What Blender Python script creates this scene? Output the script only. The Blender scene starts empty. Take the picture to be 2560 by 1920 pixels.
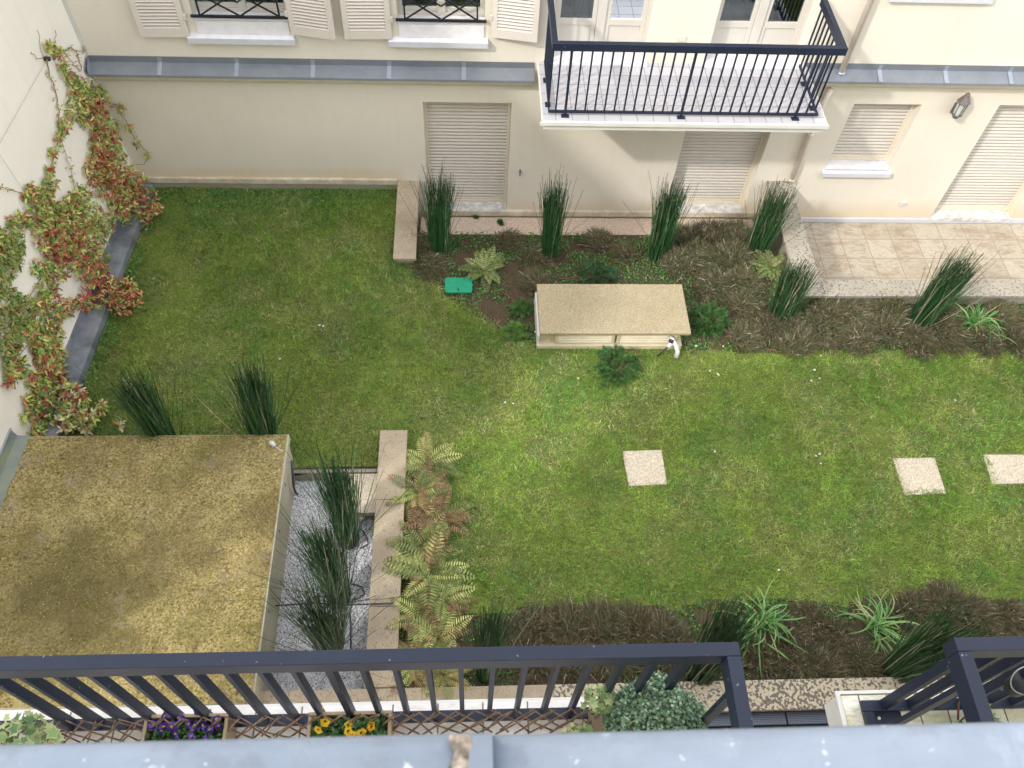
import bpy, bmesh, math, random
import numpy as np
from mathutils import Vector, Matrix

# ------------------------------------------------------------------ camera
F=2120.0; CAM=np.array([0.0,0.0,10.0])
PITCH,YAW,ROLL=math.radians(55.78337),math.radians(5.30148),math.radians(4.17740)
fw=np.array([math.sin(YAW)*math.cos(PITCH),math.cos(YAW)*math.cos(PITCH),-math.sin(PITCH)])
r0=np.array([math.cos(YAW),-math.sin(YAW),0.0]); u0=np.cross(r0,fw)
rt=r0*math.cos(ROLL)+u0*math.sin(ROLL); up=-r0*math.sin(ROLL)+u0*math.cos(ROLL)
scn=bpy.context.scene; COL=scn.collection
cd=bpy.data.cameras.new("camera"); cam=bpy.data.objects.new("camera",cd); COL.objects.link(cam)
cam.matrix_world=Matrix(((rt[0],up[0],-fw[0],CAM[0]),(rt[1],up[1],-fw[1],CAM[1]),(rt[2],up[2],-fw[2],CAM[2]),(0,0,0,1)))
cd.sensor_width=36; cd.lens=36*F/2560; cd.clip_start=0.05; cd.clip_end=500
cd.dof.use_dof=True; cd.dof.focus_distance=8.5; cd.dof.aperture_fstop=11
scn.camera=cam
# ------------------------------------------------------------------ world and sun
SUN_EL=38.2; TRAVEL_AZ=53.0        # light travels towards +Y turned 53 deg to +X
w=bpy.data.worlds.new("World"); scn.world=w; w.use_nodes=True
nt=w.node_tree; bg=nt.nodes["Background"]
sky=nt.nodes.new("ShaderNodeTexSky"); sky.sky_type='NISHITA'; sky.sun_disc=False
sky.sun_elevation=math.radians(SUN_EL); sky.sun_rotation=math.radians(TRAVEL_AZ+180)
sky.air_density=1.0; sky.dust_density=2.5; sky.ozone_density=0.6
cl=nt.nodes.new("ShaderNodeMix"); cl.data_type='RGBA'; cl.inputs[0].default_value=0.78; cl.inputs[7].default_value=(3.7,3.58,3.42,1)   # thin bright cloud veil
nt.links.new(sky.outputs[0],cl.inputs[6]); nt.links.new(cl.outputs[2],bg.inputs[0]); bg.inputs[1].default_value=0.15
sl=bpy.data.lights.new("sun",'SUN'); sl.energy=0.5; sl.angle=math.radians(2.5); sl.color=(1,0.95,0.87)
so=bpy.data.objects.new("sun",sl); COL.objects.link(so)
td=Vector((math.sin(math.radians(TRAVEL_AZ))*math.cos(math.radians(SUN_EL)),math.cos(math.radians(TRAVEL_AZ))*math.cos(math.radians(SUN_EL)),-math.sin(math.radians(SUN_EL))))
so.rotation_euler=td.to_track_quat('-Z','Y').to_euler(); so.location=(-12,-9,16)
scn.view_settings.view_transform='Standard'; scn.view_settings.look='None'
scn.view_settings.gamma=1; scn.view_settings.use_curve_mapping=False
scn.view_settings.exposure=2.3
scn.render.resolution_x=1024; scn.render.resolution_y=768
scn.cycles.max_bounces=6; scn.cycles.transparent_max_bounces=8

# ------------------------------------------------------------------ helpers
rng=np.random.default_rng(7); random.seed(7)
def ray(x,y): return fw+rt*(x-1280)/F-up*(y-960)/F
def G(x,y,z=0.52):
    d=ray(x,y); return CAM+d*((z-CAM[2])/d[2])
def WY(x,y,Y):
    d=ray(x,y); return CAM+d*(Y/d[1])
def proj(P):
    v=np.asarray(P,float)-CAM; k=v@fw; return 1280+F*(v@rt)/k, 960-F*(v@up)/k
def height_to(base,py):
    lo,hi=0.05,2.5
    for _ in range(30):
        m=(lo+hi)/2
        if proj(base+np.array([0,0,m]))[1]>py: lo=m
        else: hi=m
    return lo
OFF={}
def tag(o,label=None,cat=None,group=None,kind=None):
    if label: o['label']=label
    if cat: o['category']=cat
    if group: o['group']=group
    if kind: o['kind']=kind
    return o
def thing(name,label,cat,loc,group=None):
    o=bpy.data.objects.new(name,None); COL.objects.link(o); o.location=tuple(loc); o.empty_display_size=.1
    OFF[o.name]=np.array(loc,float); return tag(o,label,cat,group)
def link(me,name,mat,parent=None,smooth=False):
    o=bpy.data.objects.new(name,me); COL.objects.link(o)
    if mat is not None: me.materials.append(mat)
    if parent is not None:
        o.parent=parent; OFF[o.name]=OFF.get(parent.name,np.zeros(3))
    else: OFF[o.name]=np.zeros(3)
    if smooth: me.polygons.foreach_set('use_smooth',[True]*len(me.polygons))
    return o
class MB:
    def __init__(s): s.v=[]; s.f=[]
    def add(s,vs,fs):
        n=len(s.v); s.v+=[tuple(map(float,p)) for p in vs]; s.f+=[tuple(i+n for i in f) for f in fs]; return s
    def box(s,a,b,M=None):
        x0,y0,z0=a; x1,y1,z1=b
        vs=[(x0,y0,z0),(x1,y0,z0),(x1,y1,z0),(x0,y1,z0),(x0,y0,z1),(x1,y0,z1),(x1,y1,z1),(x0,y1,z1)]
        if M is not None: vs=[tuple(M@Vector(p)) for p in vs]
        return s.add(vs,[(0,3,2,1),(4,5,6,7),(0,1,5,4),(1,2,6,5),(2,3,7,6),(3,0,4,7)])
    def bar(s,p,q,wx,wy,side=None):
        p=Vector(p);q=Vector(q);d=(q-p).normalized()
        sd=Vector(side) if side is not None else (Vector((1,0,0)) if abs(d.x)<.9 else Vector((0,1,0)))
        n=d.cross(sd).normalized(); t=n.cross(d).normalized()
        vs=[]
        for c in (p,q):
            for a,b in ((-1,-1),(1,-1),(1,1),(-1,1)): vs.append(c+t*a*wx/2+n*b*wy/2)
        return s.add(vs,[(0,1,2,3),(7,6,5,4),(0,4,5,1),(1,5,6,2),(2,6,7,3),(3,7,4,0)])
    def tube(s,pts,r,n=8,cap=True):
        pts=[Vector(p) for p in pts]; rs=r if hasattr(r,'__len__') else [r]*len(pts); base=len(s.v); prev=None
        for i,p in enumerate(pts):
            d=(pts[min(i+1,len(pts)-1)]-pts[max(i-1,0)]).normalized()
            a=prev if prev is not None else (Vector((0,0,1)) if abs(d.z)<.9 else Vector((1,0,0)))
            x=(a-d*a.dot(d)).normalized(); prev=x; y=d.cross(x)
            for k in range(n):
                t=2*math.pi*k/n; s.v.append(tuple(p+x*math.cos(t)*rs[i]+y*math.sin(t)*rs[i]))
        for i in range(len(pts)-1):
            for k in range(n):
                a=base+i*n+k; b=base+i*n+(k+1)%n; s.f.append((a,b,b+n,a+n))
        if cap: s.f.append(tuple(base+k for k in range(n))[::-1]); e=base+(len(pts)-1)*n; s.f.append(tuple(e+k for k in range(n)))
        return s
    def prism(s,prof,axis_pts):
        # profile: list of (y,z) extruded from x0 to x1
        x0,x1=axis_pts; n=len(prof)
        vs=[(x0,y,z) for y,z in prof]+[(x1,y,z) for y,z in prof]
        fs=[(i,(i+1)%n,(i+1)%n+n,i+n) for i in range(n)]+[tuple(range(n))[::-1],tuple(range(n,2*n))]
        return s.add(vs,fs)
    def build(s,name,mat,parent=None,smooth=False,bevel=0,seg=2):
        off=OFF.get(parent.name,np.zeros(3)) if parent is not None else np.zeros(3)
        me=bpy.data.meshes.new(name); me.from_pydata([(a-off[0],b-off[1],c-off[2]) for a,b,c in s.v],[],s.f); me.update()
        bm=bmesh.new(); bm.from_mesh(me); bmesh.ops.recalc_face_normals(bm,faces=bm.faces)
        if bevel: bmesh.ops.bevel(bm,geom=bm.edges[:],offset=bevel,segments=seg,affect='EDGES',profile=.5)
        bm.to_mesh(me); bm.free()
        return link(me,name,mat,parent,smooth)
def soup(name,V,Fc,C,mat,parent=None,smooth=False):
    off=OFF.get(parent.name,np.zeros(3)) if parent is not None else np.zeros(3)
    V=np.asarray(V,np.float32)-off.astype(np.float32); Fc=np.asarray(Fc,np.int32); k=Fc.shape[1]; m=len(Fc)
    me=bpy.data.meshes.new(name); me.vertices.add(len(V)); me.vertices.foreach_set('co',V.ravel())
    me.loops.add(m*k); me.loops.foreach_set('vertex_index',Fc.ravel())
    me.polygons.add(m); me.polygons.foreach_set('loop_start',np.arange(0,m*k,k,dtype=np.int32))
    try: me.polygons.foreach_set('loop_total',np.full(m,k,dtype=np.int32))
    except Exception: pass
    me.update(calc_edges=True)
    if C is not None:
        a=me.color_attributes.new('Col','FLOAT_COLOR','POINT'); c=np.ones((len(V),4),np.float32); c[:,:3]=C; a.data.foreach_set('color',c.ravel())
    return link(me,name,mat,parent,smooth)
class Soup:
    def __init__(s): s.V=[];s.F=[];s.C=[];s.n=0
    def add(s,V,Fc,C):
        V=np.asarray(V,float).reshape(-1,3); s.V.append(V); s.F.append(np.asarray(Fc)+s.n); s.C.append(np.asarray(C,float).reshape(-1,3)); s.n+=len(V)
    def build(s,name,mat,parent=None,smooth=False):
        return soup(name,np.concatenate(s.V),np.concatenate(s.F),np.concatenate(s.C),mat,parent,smooth)
def nrm(a): return a/np.maximum(np.linalg.norm(a,axis=-1,keepdims=True),1e-9)
def strips(S,P,W,side,C,fold=0.0):
    """P (N,K,3) centre lines, W (N,K) widths, side (N,3), C (N,3)"""
    N,K,_=P.shape; sd=side[:,None,:]*W[:,:,None]/2
    V=np.stack([P-sd,P+sd],2).reshape(N,K*2,3)
    b=(np.arange(N)*K*2)[:,None,None]; i=np.arange(K-1)[None,:,None]*2
    q=b+i+np.array([0,1,3,2])[None,None,:]
    S.add(V,q.reshape(-1,4),np.repeat(C,K*2,axis=0))
def leaves(S,pos,d,n,L,Wd,C,fold=.25):
    """pointed oval leaves, each of 4 quads over a fold line"""
    N=len(pos); d=nrm(d); s=nrm(np.cross(d,n)); n=nrm(np.cross(s,d))
    L=L[:,None];Wd=Wd[:,None]
    A=pos; B=pos+d*L*.35+n*L*.06; T=pos+d*L*.72+n*L*.04; E=pos+d*L-n*L*.06
    h=n*Wd*fold
    Bl=B+s*Wd*.5+h; Br=B-s*Wd*.5+h; Tl=T+s*Wd*.36+h*.8; Tr=T-s*Wd*.36+h*.8
    V=np.stack([A,B,T,E,Bl,Br,Tl,Tr],1)
    q=np.array([[0,1,4,4],[0,5,1,1],[1,2,6,4],[1,5,7,2],[2,3,6,6],[2,7,3,3]])
    # use quads with a doubled vertex avoided: split into real quads and thin quads
    q=np.array([[0,1,2,4],[4,2,3,6],[0,5,2,1],[5,7,3,2]])
    b=(np.arange(N)*8)[:,None,None]
    S.add(V,(b+q[None]).reshape(-1,4),np.repeat(C,8,axis=0))
def rnddir(n,zmin=-1,zmax=1):
    z=rng.uniform(zmin,zmax,n); a=rng.uniform(0,2*np.pi,n); r=np.sqrt(1-z*z); return np.stack([r*np.cos(a),r*np.sin(a),z],1)
def mixc(cols,wts,n,jit=.15):
    cols=np.array(cols,float); i=rng.choice(len(cols),n,p=np.array(wts)/sum(wts)); return cols[i]*(1+rng.uniform(-jit,jit,(n,1)))
def vnoise(x,y,sc,seed):
    g=np.random.default_rng(seed).random((64,64)); x=np.asarray(x)/sc+100; y=np.asarray(y)/sc+100
    xi=np.floor(x).astype(int);yi=np.floor(y).astype(int);fx=x-xi;fy=y-yi;fx=fx*fx*(3-2*fx);fy=fy*fy*(3-2*fy)
    a=g[xi%64,yi%64];b=g[(xi+1)%64,yi%64];c=g[xi%64,(yi+1)%64];d=g[(xi+1)%64,(yi+1)%64]
    return (a*(1-fx)+b*fx)*(1-fy)+(c*(1-fx)+d*fx)*fy
def fbm(x,y,sc,seed): return (vnoise(x,y,sc,seed)+.5*vnoise(x,y,sc/2.1,seed+1)+.25*vnoise(x,y,sc/4.3,seed+2))/1.75

# ------------------------------------------------------------------ materials
def N_(nt,t,**k):
    n=nt.nodes.new(t)
    for a,b in k.items():
        if a=='ins':
            for i,v in b.items(): n.inputs[i].default_value=v
        else: setattr(n,a,b)
    return n
def ramp(nt,fac,stops,interp='LINEAR'):
    r=nt.nodes.new('ShaderNodeValToRGB'); r.color_ramp.interpolation=interp
    e=r.color_ramp.elements
    while len(e)<len(stops): e.new(.5)
    for el,(p,c) in zip(e,stops): el.position=p; el.color=(*c,1) if len(c)==3 else c
    nt.links.new(fac,r.inputs[0]); return r.outputs[0]
def base(name,rough=.7,spec=.3,metal=0.0):
    m=bpy.data.materials.new(name); m.use_nodes=True; nt=m.node_tree; b=nt.nodes['Principled BSDF']
    b.inputs['Roughness'].default_value=rough; b.inputs['Metallic'].default_value=metal; b.inputs['Specular IOR Level'].default_value=spec
    tc=nt.nodes.new('ShaderNodeTexCoord'); g=nt.nodes.new('ShaderNodeNewGeometry')
    return m,nt,b,g.outputs['Position']
def noise(nt,vec,scale,detail=4,rough=.55,w=None):
    n=N_(nt,'ShaderNodeTexNoise',ins={'Scale':scale,'Detail':detail,'Roughness':rough}); nt.links.new(vec,n.inputs['Vector']); return n.outputs['Fac']
def mixrgb(nt,f,a,b,mode='MIX'):
    m=N_(nt,'ShaderNodeMix',data_type='RGBA',blend_type=mode)
    for sock,v in ((m.inputs[0],f),(m.inputs[6],a),(m.inputs[7],b)):
        if isinstance(v,(int,float)): sock.default_value=v
        elif isinstance(v,tuple): sock.default_value=(*v,1)
        else: nt.links.new(v,sock)
    return m.outputs[2]
def bump(nt,b,h,strength=.3,dist=.01):
    n=N_(nt,'ShaderNodeBump',ins={'Strength':strength,'Distance':dist}); nt.links.new(h,n.inputs['Height']); nt.links.new(n.outputs[0],b.inputs['Normal'])
def mscale(nt,vec,s):
    n=N_(nt,'ShaderNodeMapping'); n.inputs['Scale'].default_value=s; nt.links.new(vec,n.inputs['Vector']); return n.outputs[0]
def sepz(nt,vec):
    n=nt.nodes.new('ShaderNodeSeparateXYZ'); nt.links.new(vec,n.inputs[0]); return n.outputs
def maprange(nt,v,a,b,c=0,d=1):
    n=N_(nt,'ShaderNodeMapRange',ins={'From Min':a,'From Max':b,'To Min':c,'To Max':d}); nt.links.new(v,n.inputs[0]); return n.outputs[0]
def mmath(nt,op,a,b):
    n=N_(nt,'ShaderNodeMath',operation=op)
    for i,v in enumerate((a,b)):
        if isinstance(v,(int,float)): n.inputs[i].default_value=v
        else: nt.links.new(v,n.inputs[i])
    return n.outputs[0]
def simple(name,c,rough=.7,spec=.3,metal=0,var=.12,sc=6,bmp=0,bsc=80,c2=None):
    m,nt,b,P=base(name,rough,spec,metal)
    f=noise(nt,P,sc,5)
    lo=tuple(x*(1-var) for x in c); hi=tuple(min(1,x*(1+var)) for x in c)
    col=ramp(nt,f,[(.3,lo if c2 is None else c2),(.7,hi)]); nt.links.new(col,b.inputs['Base Color'])
    if bmp: bump(nt,b,noise(nt,P,bsc,3),bmp,.004)
    return m
def plaster(name,c,stain=None):
    m,nt,b,P=base(name,.9,.15)
    col=ramp(nt,noise(nt,P,1.3,5,.6),[(.3,tuple(x*.955 for x in c)),(.7,tuple(min(1,x*1.02) for x in c))])
    # faint scuffs
    sc=ramp(nt,noise(nt,mscale(nt,P,(5,5,1.6)),2.4,6,.65),[(.66,(0,0,0)),(.80,(1,1,1))])
    col=mixrgb(nt,mmath(nt,'MULTIPLY',sc,.18),col,(.5,.46,.38))
    if stain:
        z=sepz(nt,P)[2]; zz=mmath(nt,'ADD',z,mmath(nt,'MULTIPLY',noise(nt,mscale(nt,P,(1,1,.3)),2.6,5,.65),stain[2]))
        f=maprange(nt,zz,stain[1],stain[0]); col=mixrgb(nt,mmath(nt,'MULTIPLY',f,stain[3]),col,(.60,.44,.22))
        x_=sepz(nt,P)[0]; g=mmath(nt,'MULTIPLY',maprange(nt,x_,-.9,-1.1),maprange(nt,zz,1.16,.84)); col=mixrgb(nt,mmath(nt,'MULTIPLY',g,.6),col,(.62,.45,.22))
    st=ramp(nt,noise(nt,mscale(nt,P,(9,9,.5)),1.0,5,.6),[(.50,(0,0,0)),(.72,(1,1,1))]); col=mixrgb(nt,mmath(nt,'MULTIPLY',st,.09),col,(.52,.48,.40))
    nt.links.new(col,b.inputs['Base Color']); bump(nt,b,noise(nt,P,140,3),.25,.003); return m
CREAM=(.74,.70,.615)
M={}
M['wall']=plaster('plaster_cream',CREAM,(.02,.55,.35,.55))
M['wall_left']=plaster('plaster_neighbour',(.88,.845,.78))
M['wall_near']=plaster('plaster_near',(.78,.74,.66))
M['moulding']=simple('painted_moulding',(.62,.59,.48),.8,.2,var=.06)
M['joint']=simple('joint_sealant',(.60,.62,.59),.8,.2,var=.05)
M['marble']=simple('sill_marble',(.72,.72,.76),.5,.4,var=.07,sc=9)
M['sillgrey']=simple('sill_grey',(.58,.60,.66),.5,.4,var=.05,sc=9)
def stained(name,c,dirt,amt,sc=7,rough=.6):
    m,nt,b,P=base(name,rough,.35)
    f=noise(nt,P,sc,8,.68); col=ramp(nt,f,[(.42,dirt),(.42+.25*(1-amt),c)])
    col2=mixrgb(nt,mmath(nt,'MULTIPLY',ramp(nt,noise(nt,P,60,3),[(.6,(0,0,0)),(.75,(1,1,1))]),.25),col,tuple(x*.6 for x in dirt))
    nt.links.new(col2,b.inputs['Base Color']); return m
M['threshold']=stained('threshold_marble',(.72,.72,.74),(.50,.49,.47),.3,9)
M['plinth']=stained('plinth_stone',(.68,.64,.54),(.52,.46,.36),.2,5)
M['shutter']=simple('roller_slats',(.58,.55,.505),.55,.35,var=.03,sc=2)
M['shutterframe']=simple('roller_frame',(.72,.66,.54),.5,.4,var=.03,sc=3)
M['louvre']=simple('louvre_paint',(.66,.62,.575),.5,.4,var=.03,sc=3)
M['frame']=simple('window_frame_paint',(.60,.58,.53),.4,.4,var=.03,sc=3)
M['black']=simple('black_ironwork',(.018,.02,.028),.35,.5,var=.2,sc=20)
M['curtain']=simple('net_curtain',(.62,.66,.66),.9,.1,var=.1,sc=4)
M['room']=simple('room_dark',(.03,.028,.026),.9,.1)
def zinc(name,c,c2,rough=.42,metal=.55,spots=True):
    m,nt,b,P=base(name,rough,.5,metal)
    col=ramp(nt,noise(nt,P,3.2,6,.6),[(.3,c2),(.7,c)])
    if spots:
        s=ramp(nt,noise(nt,P,55,4,.6),[(.70,(0,0,0)),(.76,(1,1,1))]); col=mixrgb(nt,mmath(nt,'MULTIPLY',s,.55),col,(.75,.78,.84))
    nt.links.new(col,b.inputs['Base Color']); rr=maprange(nt,noise(nt,P,11,4),.3,.7,rough-.08,rough+.14); nt.links.new(rr,b.inputs['Roughness']); return m
M['zinc']=zinc('zinc_ledge',(.27,.30,.35),(.22,.245,.285),spots=False)
M['zinc_old']=zinc('zinc_weathered',(.38,.41,.47),(.13,.145,.175),.5,.5)
M['zinc_seam']=zinc('zinc_solder',(.40,.45,.54),(.30,.345,.42),.45,.5)
M['zinc_near']=zinc('zinc_parapet',(.34,.37,.42),(.27,.30,.35),.5,.35)
M['solder']=simple('old_solder',(.26,.22,.18),.9,.1,var=.75,sc=130,bmp=1.0,bsc=220)
def railmat():
    m,nt,b,P=base('rail_paint',.45,.3)
    col=ramp(nt,noise(nt,P,3,5),[(.3,(.011,.017,.036)),(.7,(.016,.023,.046))])
    s=ramp(nt,noise(nt,P,34,5,.6),[(.69,(0,0,0)),(.72,(1,1,1))]); col=mixrgb(nt,mmath(nt,'MULTIPLY',s,.5),col,(.45,.48,.55))
    nt.links.new(col,b.inputs['Base Color']); return m
M['rail']=railmat()
def tiles(name,c1,c2,grout,bw,bh,ox,oy,mortar=.004,dirt=None,offs=0,dirtamt=.5,rough=.45):
    m,nt,b,P=base(name,rough,.4)
    mp=N_(nt,'ShaderNodeMapping'); mp.inputs['Location'].default_value=(-ox,-oy,0); nt.links.new(P,mp.inputs['Vector'])
    br=N_(nt,'ShaderNodeTexBrick',offset=offs,squash=1.0,ins={'Scale':1.0,'Mortar Size':mortar,'Mortar Smooth':.1,'Brick Width':bw,'Row Height':bh,'Bias':0.0})
    br.inputs['Color1'].default_value=(*c1,1);br.inputs['Color2'].default_value=(*c2,1);br.inputs['Mortar'].default_value=(*grout,1)
    nt.links.new(mp.outputs[0],br.inputs['Vector']); col=br.outputs['Color']
    if dirt:
        f=ramp(nt,noise(nt,mscale(nt,P,(1,2.2,1)),3.4,8,.72),[(.46,(0,0,0)),(.66,(1,1,1))]); col2=mixrgb(nt,mmath(nt,'MULTIPLY',f,dirtamt),col,dirt)
        g=ramp(nt,noise(nt,mscale(nt,P,(1,3.5,1)),13,6,.7),[(.50,(0,0,0)),(.66,(1,1,1))]); col=mixrgb(nt,mmath(nt,'MULTIPLY',g,dirtamt*.7),col2,tuple(x*.75 for x in dirt))
        col=mixrgb(nt,br.outputs['Fac'],col,grout)
    nt.links.new(col,b.inputs['Base Color']); inv=mmath(nt,'SUBTRACT',1,br.outputs['Fac']); bump(nt,b,inv,.5,.003); return m
M['balc_tile']=tiles('balcony_tiles',(.47,.47,.51),(.44,.44,.48),(.22,.22,.24),.213,.207,.30,.165,.005,(.55,.54,.54),0,.25)
M['near_tile']=tiles('near_balcony_tiles',(.78,.77,.76),(.73,.71,.68),(.18,.16,.10),.211,.175,-.99,.845-.0,.004,(.50,.44,.33),0,.4)
M['terrace']=tiles('terrace_tiles',(.47,.43,.355),(.42,.375,.30),(.26,.22,.17),.437,.428,5.79-.437*4,.0+10.196-.428*4,.006,(.28,.20,.13),0,.75,.7)
def greentile():
    m=tiles('mossy_tiles',(.74,.72,.66),(.62,.60,.46),(.12,.12,.06),.14,.20,.2,.0,.004,(.36,.36,.16),0,.75); return m
M['green_tile']=greentile()
M['white_edge']=simple('white_paint_edge',(.62,.62,.60),.5,.35,var=.05,sc=4)
def stone(name,c,cdark,spots=0.0,spotc=(.10,.09,.085),sc=16,agg=0,thr=.5):
    m,nt,b,P=base(name,.88,.2)
    col=ramp(nt,noise(nt,P,2.2,8,.68),[(.30,cdark),(.68,c)])
    fn=noise(nt,P,70,5,.7); col=mixrgb(nt,.35,col,ramp(nt,fn,[(.35,tuple(x*.55 for x in c)),(.65,tuple(min(1,x*1.35) for x in c))]))
    if agg:
        v=N_(nt,'ShaderNodeTexVoronoi',ins={'Scale':agg}); nt.links.new(P,v.inputs['Vector'])
        cc=ramp(nt,v.outputs['Color'],[(0,tuple(x*.45 for x in c)),(.5,c),(1,tuple(min(1,x*1.6) for x in c))]); col=mixrgb(nt,.55,col,cc)
    if spots:
        big=noise(nt,P,1.1,3); sn=noise(nt,P,sc,3,.5); s=mmath(nt,'ADD',sn,mmath(nt,'MULTIPLY',big,.25))
        f=ramp(nt,s,[(thr+.12,(0,0,0)),(thr+.145,(1,1,1))]); col=mixrgb(nt,mmath(nt,'MULTIPLY',f,spots),col,spotc)
    nt.links.new(col,b.inputs['Base Color']); bump(nt,b,fn,.5,.006); return m
M['cap']=stone('coping_limestone',(.46,.39,.29),(.27,.22,.165),.6,(.15,.125,.11),38,thr=.62)
M['cap_grey']=stone('coping_lichen_grey',(.42,.39,.32),(.25,.235,.20),.75,(.15,.135,.13),30,thr=.56)
M['coping_front']=stone('coping_black_lichen',(.52,.46,.35),(.36,.31,.24),.93,(.12,.108,.095),30,thr=.515)
M['concrete']=stone('concrete_wall',(.40,.37,.31),(.26,.24,.20))
M['paving']=stone('pink_paving',(.62,.50,.41),(.42,.33,.26),0,agg=90)
M['slab_lid']=stone('aggregate_lid',(.38,.325,.215),(.20,.165,.11),0,agg=100)
M['slab_step']=stone('aggregate_slab',(.56,.50,.40),(.44,.38,.29),0,agg=75)
M['housing']=stone('housing_stone',(.68,.61,.44),(.48,.43,.30))
M['louvre_stone']=simple('housing_louvre',(.72,.66,.50),.7,.2,var=.08,sc=8)
def mossmat():
    m,nt,b,P=base('moss_crust',.95,.1)
    f=noise(nt,P,2.0,9,.72)
    col=ramp(nt,f,[(.32,(.10,.083,.036)),(.43,(.20,.168,.062)),(.53,(.34,.285,.115)),(.64,(.48,.41,.20))])
    fine=noise(nt,P,38,7,.75); col=mixrgb(nt,.6,col,ramp(nt,fine,[(.38,(.06,.048,.025)),(.50,(.38,.305,.12)),(.62,(.74,.64,.36))]),'MIX')
    g=ramp(nt,noise(nt,P,.9,7,.7),[(.53,(0,0,0)),(.66,(1,1,1))]); col=mixrgb(nt,mmath(nt,'MULTIPLY',g,.6),col,(.13,.15,.035))
    pk=ramp(nt,noise(nt,P,6.5,6,.7),[(.64,(0,0,0)),(.70,(1,1,1))]); col=mixrgb(nt,mmath(nt,'MULTIPLY',pk,.22),col,(.32,.26,.19))
    wp=ramp(nt,noise(nt,P,95,2,.5),[(.715,(0,0,0)),(.75,(1,1,1))]); col=mixrgb(nt,mmath(nt,'MULTIPLY',wp,.7),col,(.78,.72,.58))
    dk=ramp(nt,noise(nt,P,15,6,.75),[(.36,(1,1,1)),(.46,(0,0,0))]); col=mixrgb(nt,mmath(nt,'MULTIPLY',dk,.75),col,(.085,.062,.035))
    dk=ramp(nt,noise(nt,P,1.7,5,.65),[(.40,(1,1,1)),(.56,(0,0,0))]); col=mixrgb(nt,mmath(nt,'MULTIPLY',dk,.5),col,(.15,.115,.055))
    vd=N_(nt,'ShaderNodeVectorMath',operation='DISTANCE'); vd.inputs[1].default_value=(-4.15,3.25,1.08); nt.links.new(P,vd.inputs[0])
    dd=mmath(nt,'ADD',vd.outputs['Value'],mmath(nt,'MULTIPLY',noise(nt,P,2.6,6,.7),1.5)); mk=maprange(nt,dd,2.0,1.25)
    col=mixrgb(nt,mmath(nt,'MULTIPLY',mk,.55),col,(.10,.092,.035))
    g2=ramp(nt,noise(nt,P,3.1,7,.72),[(.57,(0,0,0)),(.64,(1,1,1))]); col=mixrgb(nt,mmath(nt,'MULTIPLY',g2,.38),col,(.30,.26,.21))
    nt.links.new(col,b.inputs['Base Color']); bump(nt,b,fine,1.0,.02); return m
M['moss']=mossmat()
M['flash_moss']=zinc('zinc_mossy',(.30,.33,.22),(.20,.24,.26),.6,.2,False)
def leafmat(name,rough=.5,trans=.25,spec=.35):
    m=bpy.data.materials.new(name); m.use_nodes=True; nt=m.node_tree; b=nt.nodes['Principled BSDF']
    at=N_(nt,'ShaderNodeAttribute',attribute_name='Col'); b.inputs['Roughness'].default_value=rough; b.inputs['Specular IOR Level'].default_value=spec
    nt.links.new(at.outputs['Color'],b.inputs['Base Color'])
    if trans:
        t=nt.nodes.new('ShaderNodeBsdfTranslucent'); nt.links.new(at.outputs['Color'],t.inputs[0]); mx=nt.nodes.new('ShaderNodeMixShader'); mx.inputs[0].default_value=trans
        nt.links.new(b.outputs[0],mx.inputs[1]); nt.links.new(t.outputs[0],mx.inputs[2]); nt.links.new(mx.outputs[0],nt.nodes['Material Output'].inputs[0])
    return m
M['leaf']=leafmat('leaf'); M['grass']=leafmat('grass_blade',.6,.3,.25); M['twig']=leafmat('twig',.8,0,.15); M['reed']=leafmat('reed_stem',.35,.0,.5)
M['petal']=leafmat('petal',.5,.3,.2); M['stonecol']=leafmat('gravel_stone',.8,0,.25)
def soil(name,c,c2):
    m,nt,b,P=base(name,.95,.1); f=noise(nt,P,4,8,.7); col=ramp(nt,f,[(.35,c2),(.65,c)])
    fn=noise(nt,P,60,6,.75); col=mixrgb(nt,.5,col,ramp(nt,fn,[(.35,tuple(x*.4 for x in c2)),(.68,tuple(x*1.7 for x in c))])); nt.links.new(col,b.inputs['Base Color']); bump(nt,b,fn,.8,.015); return m
M['lawn']=soil('lawn_thatch',(.20,.25,.06),(.10,.13,.035))
M['soil']=soil('bed_soil',(.12,.09,.06),(.05,.038,.026))
M['gravel']=soil('gravel_base',(.7,.7,.72),(.42,.42,.44))
M['earth']=soil('earth',(.12,.10,.07),(.07,.06,.04))
def gmat():
    m=bpy.data.materials.new('window_glass'); m.use_nodes=True; nt=m.node_tree; nt.nodes.remove(nt.nodes['Principled BSDF'])
    g=N_(nt,'ShaderNodeBsdfGlossy',ins={'Roughness':.02}); t=N_(nt,'ShaderNodeBsdfTransparent'); t.inputs[0].default_value=(.72,.78,.80,1); g.inputs[0].default_value=(.8,.88,.95,1)
    mx=N_(nt,'ShaderNodeMixShader'); fr=N_(nt,'ShaderNodeFresnel',ins={'IOR':2.6}); nt.links.new(fr.outputs[0],mx.inputs[0]); nt.links.new(t.outputs[0],mx.inputs[1]); nt.links.new(g.outputs[0],mx.inputs[2]); nt.links.new(mx.outputs[0],nt.nodes['Material Output'].inputs[0]); return m
M['glass']=gmat()
M['lampmetal']=simple('lamp_metal',(.16,.14,.14),.5,.5,.3,var=.25,sc=30)
M['lampglass']=simple('lamp_glass',(.50,.54,.53),.25,.5,var=.08,sc=10)
M['pipe']=simple('downpipe_paint',(.74,.66,.59),.55,.3,var=.06,sc=4)
M['green']=simple('green_plastic',(.02,.30,.17),.45,.4,var=.08,sc=12,bmp=.1)
M['dark']=simple('dark_plastic_and_well_shade',(.02,.022,.03),.5,.4,var=.2)
M['white']=simple('white_plastic',(.62,.62,.64),.6,.3,var=.05)
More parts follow.
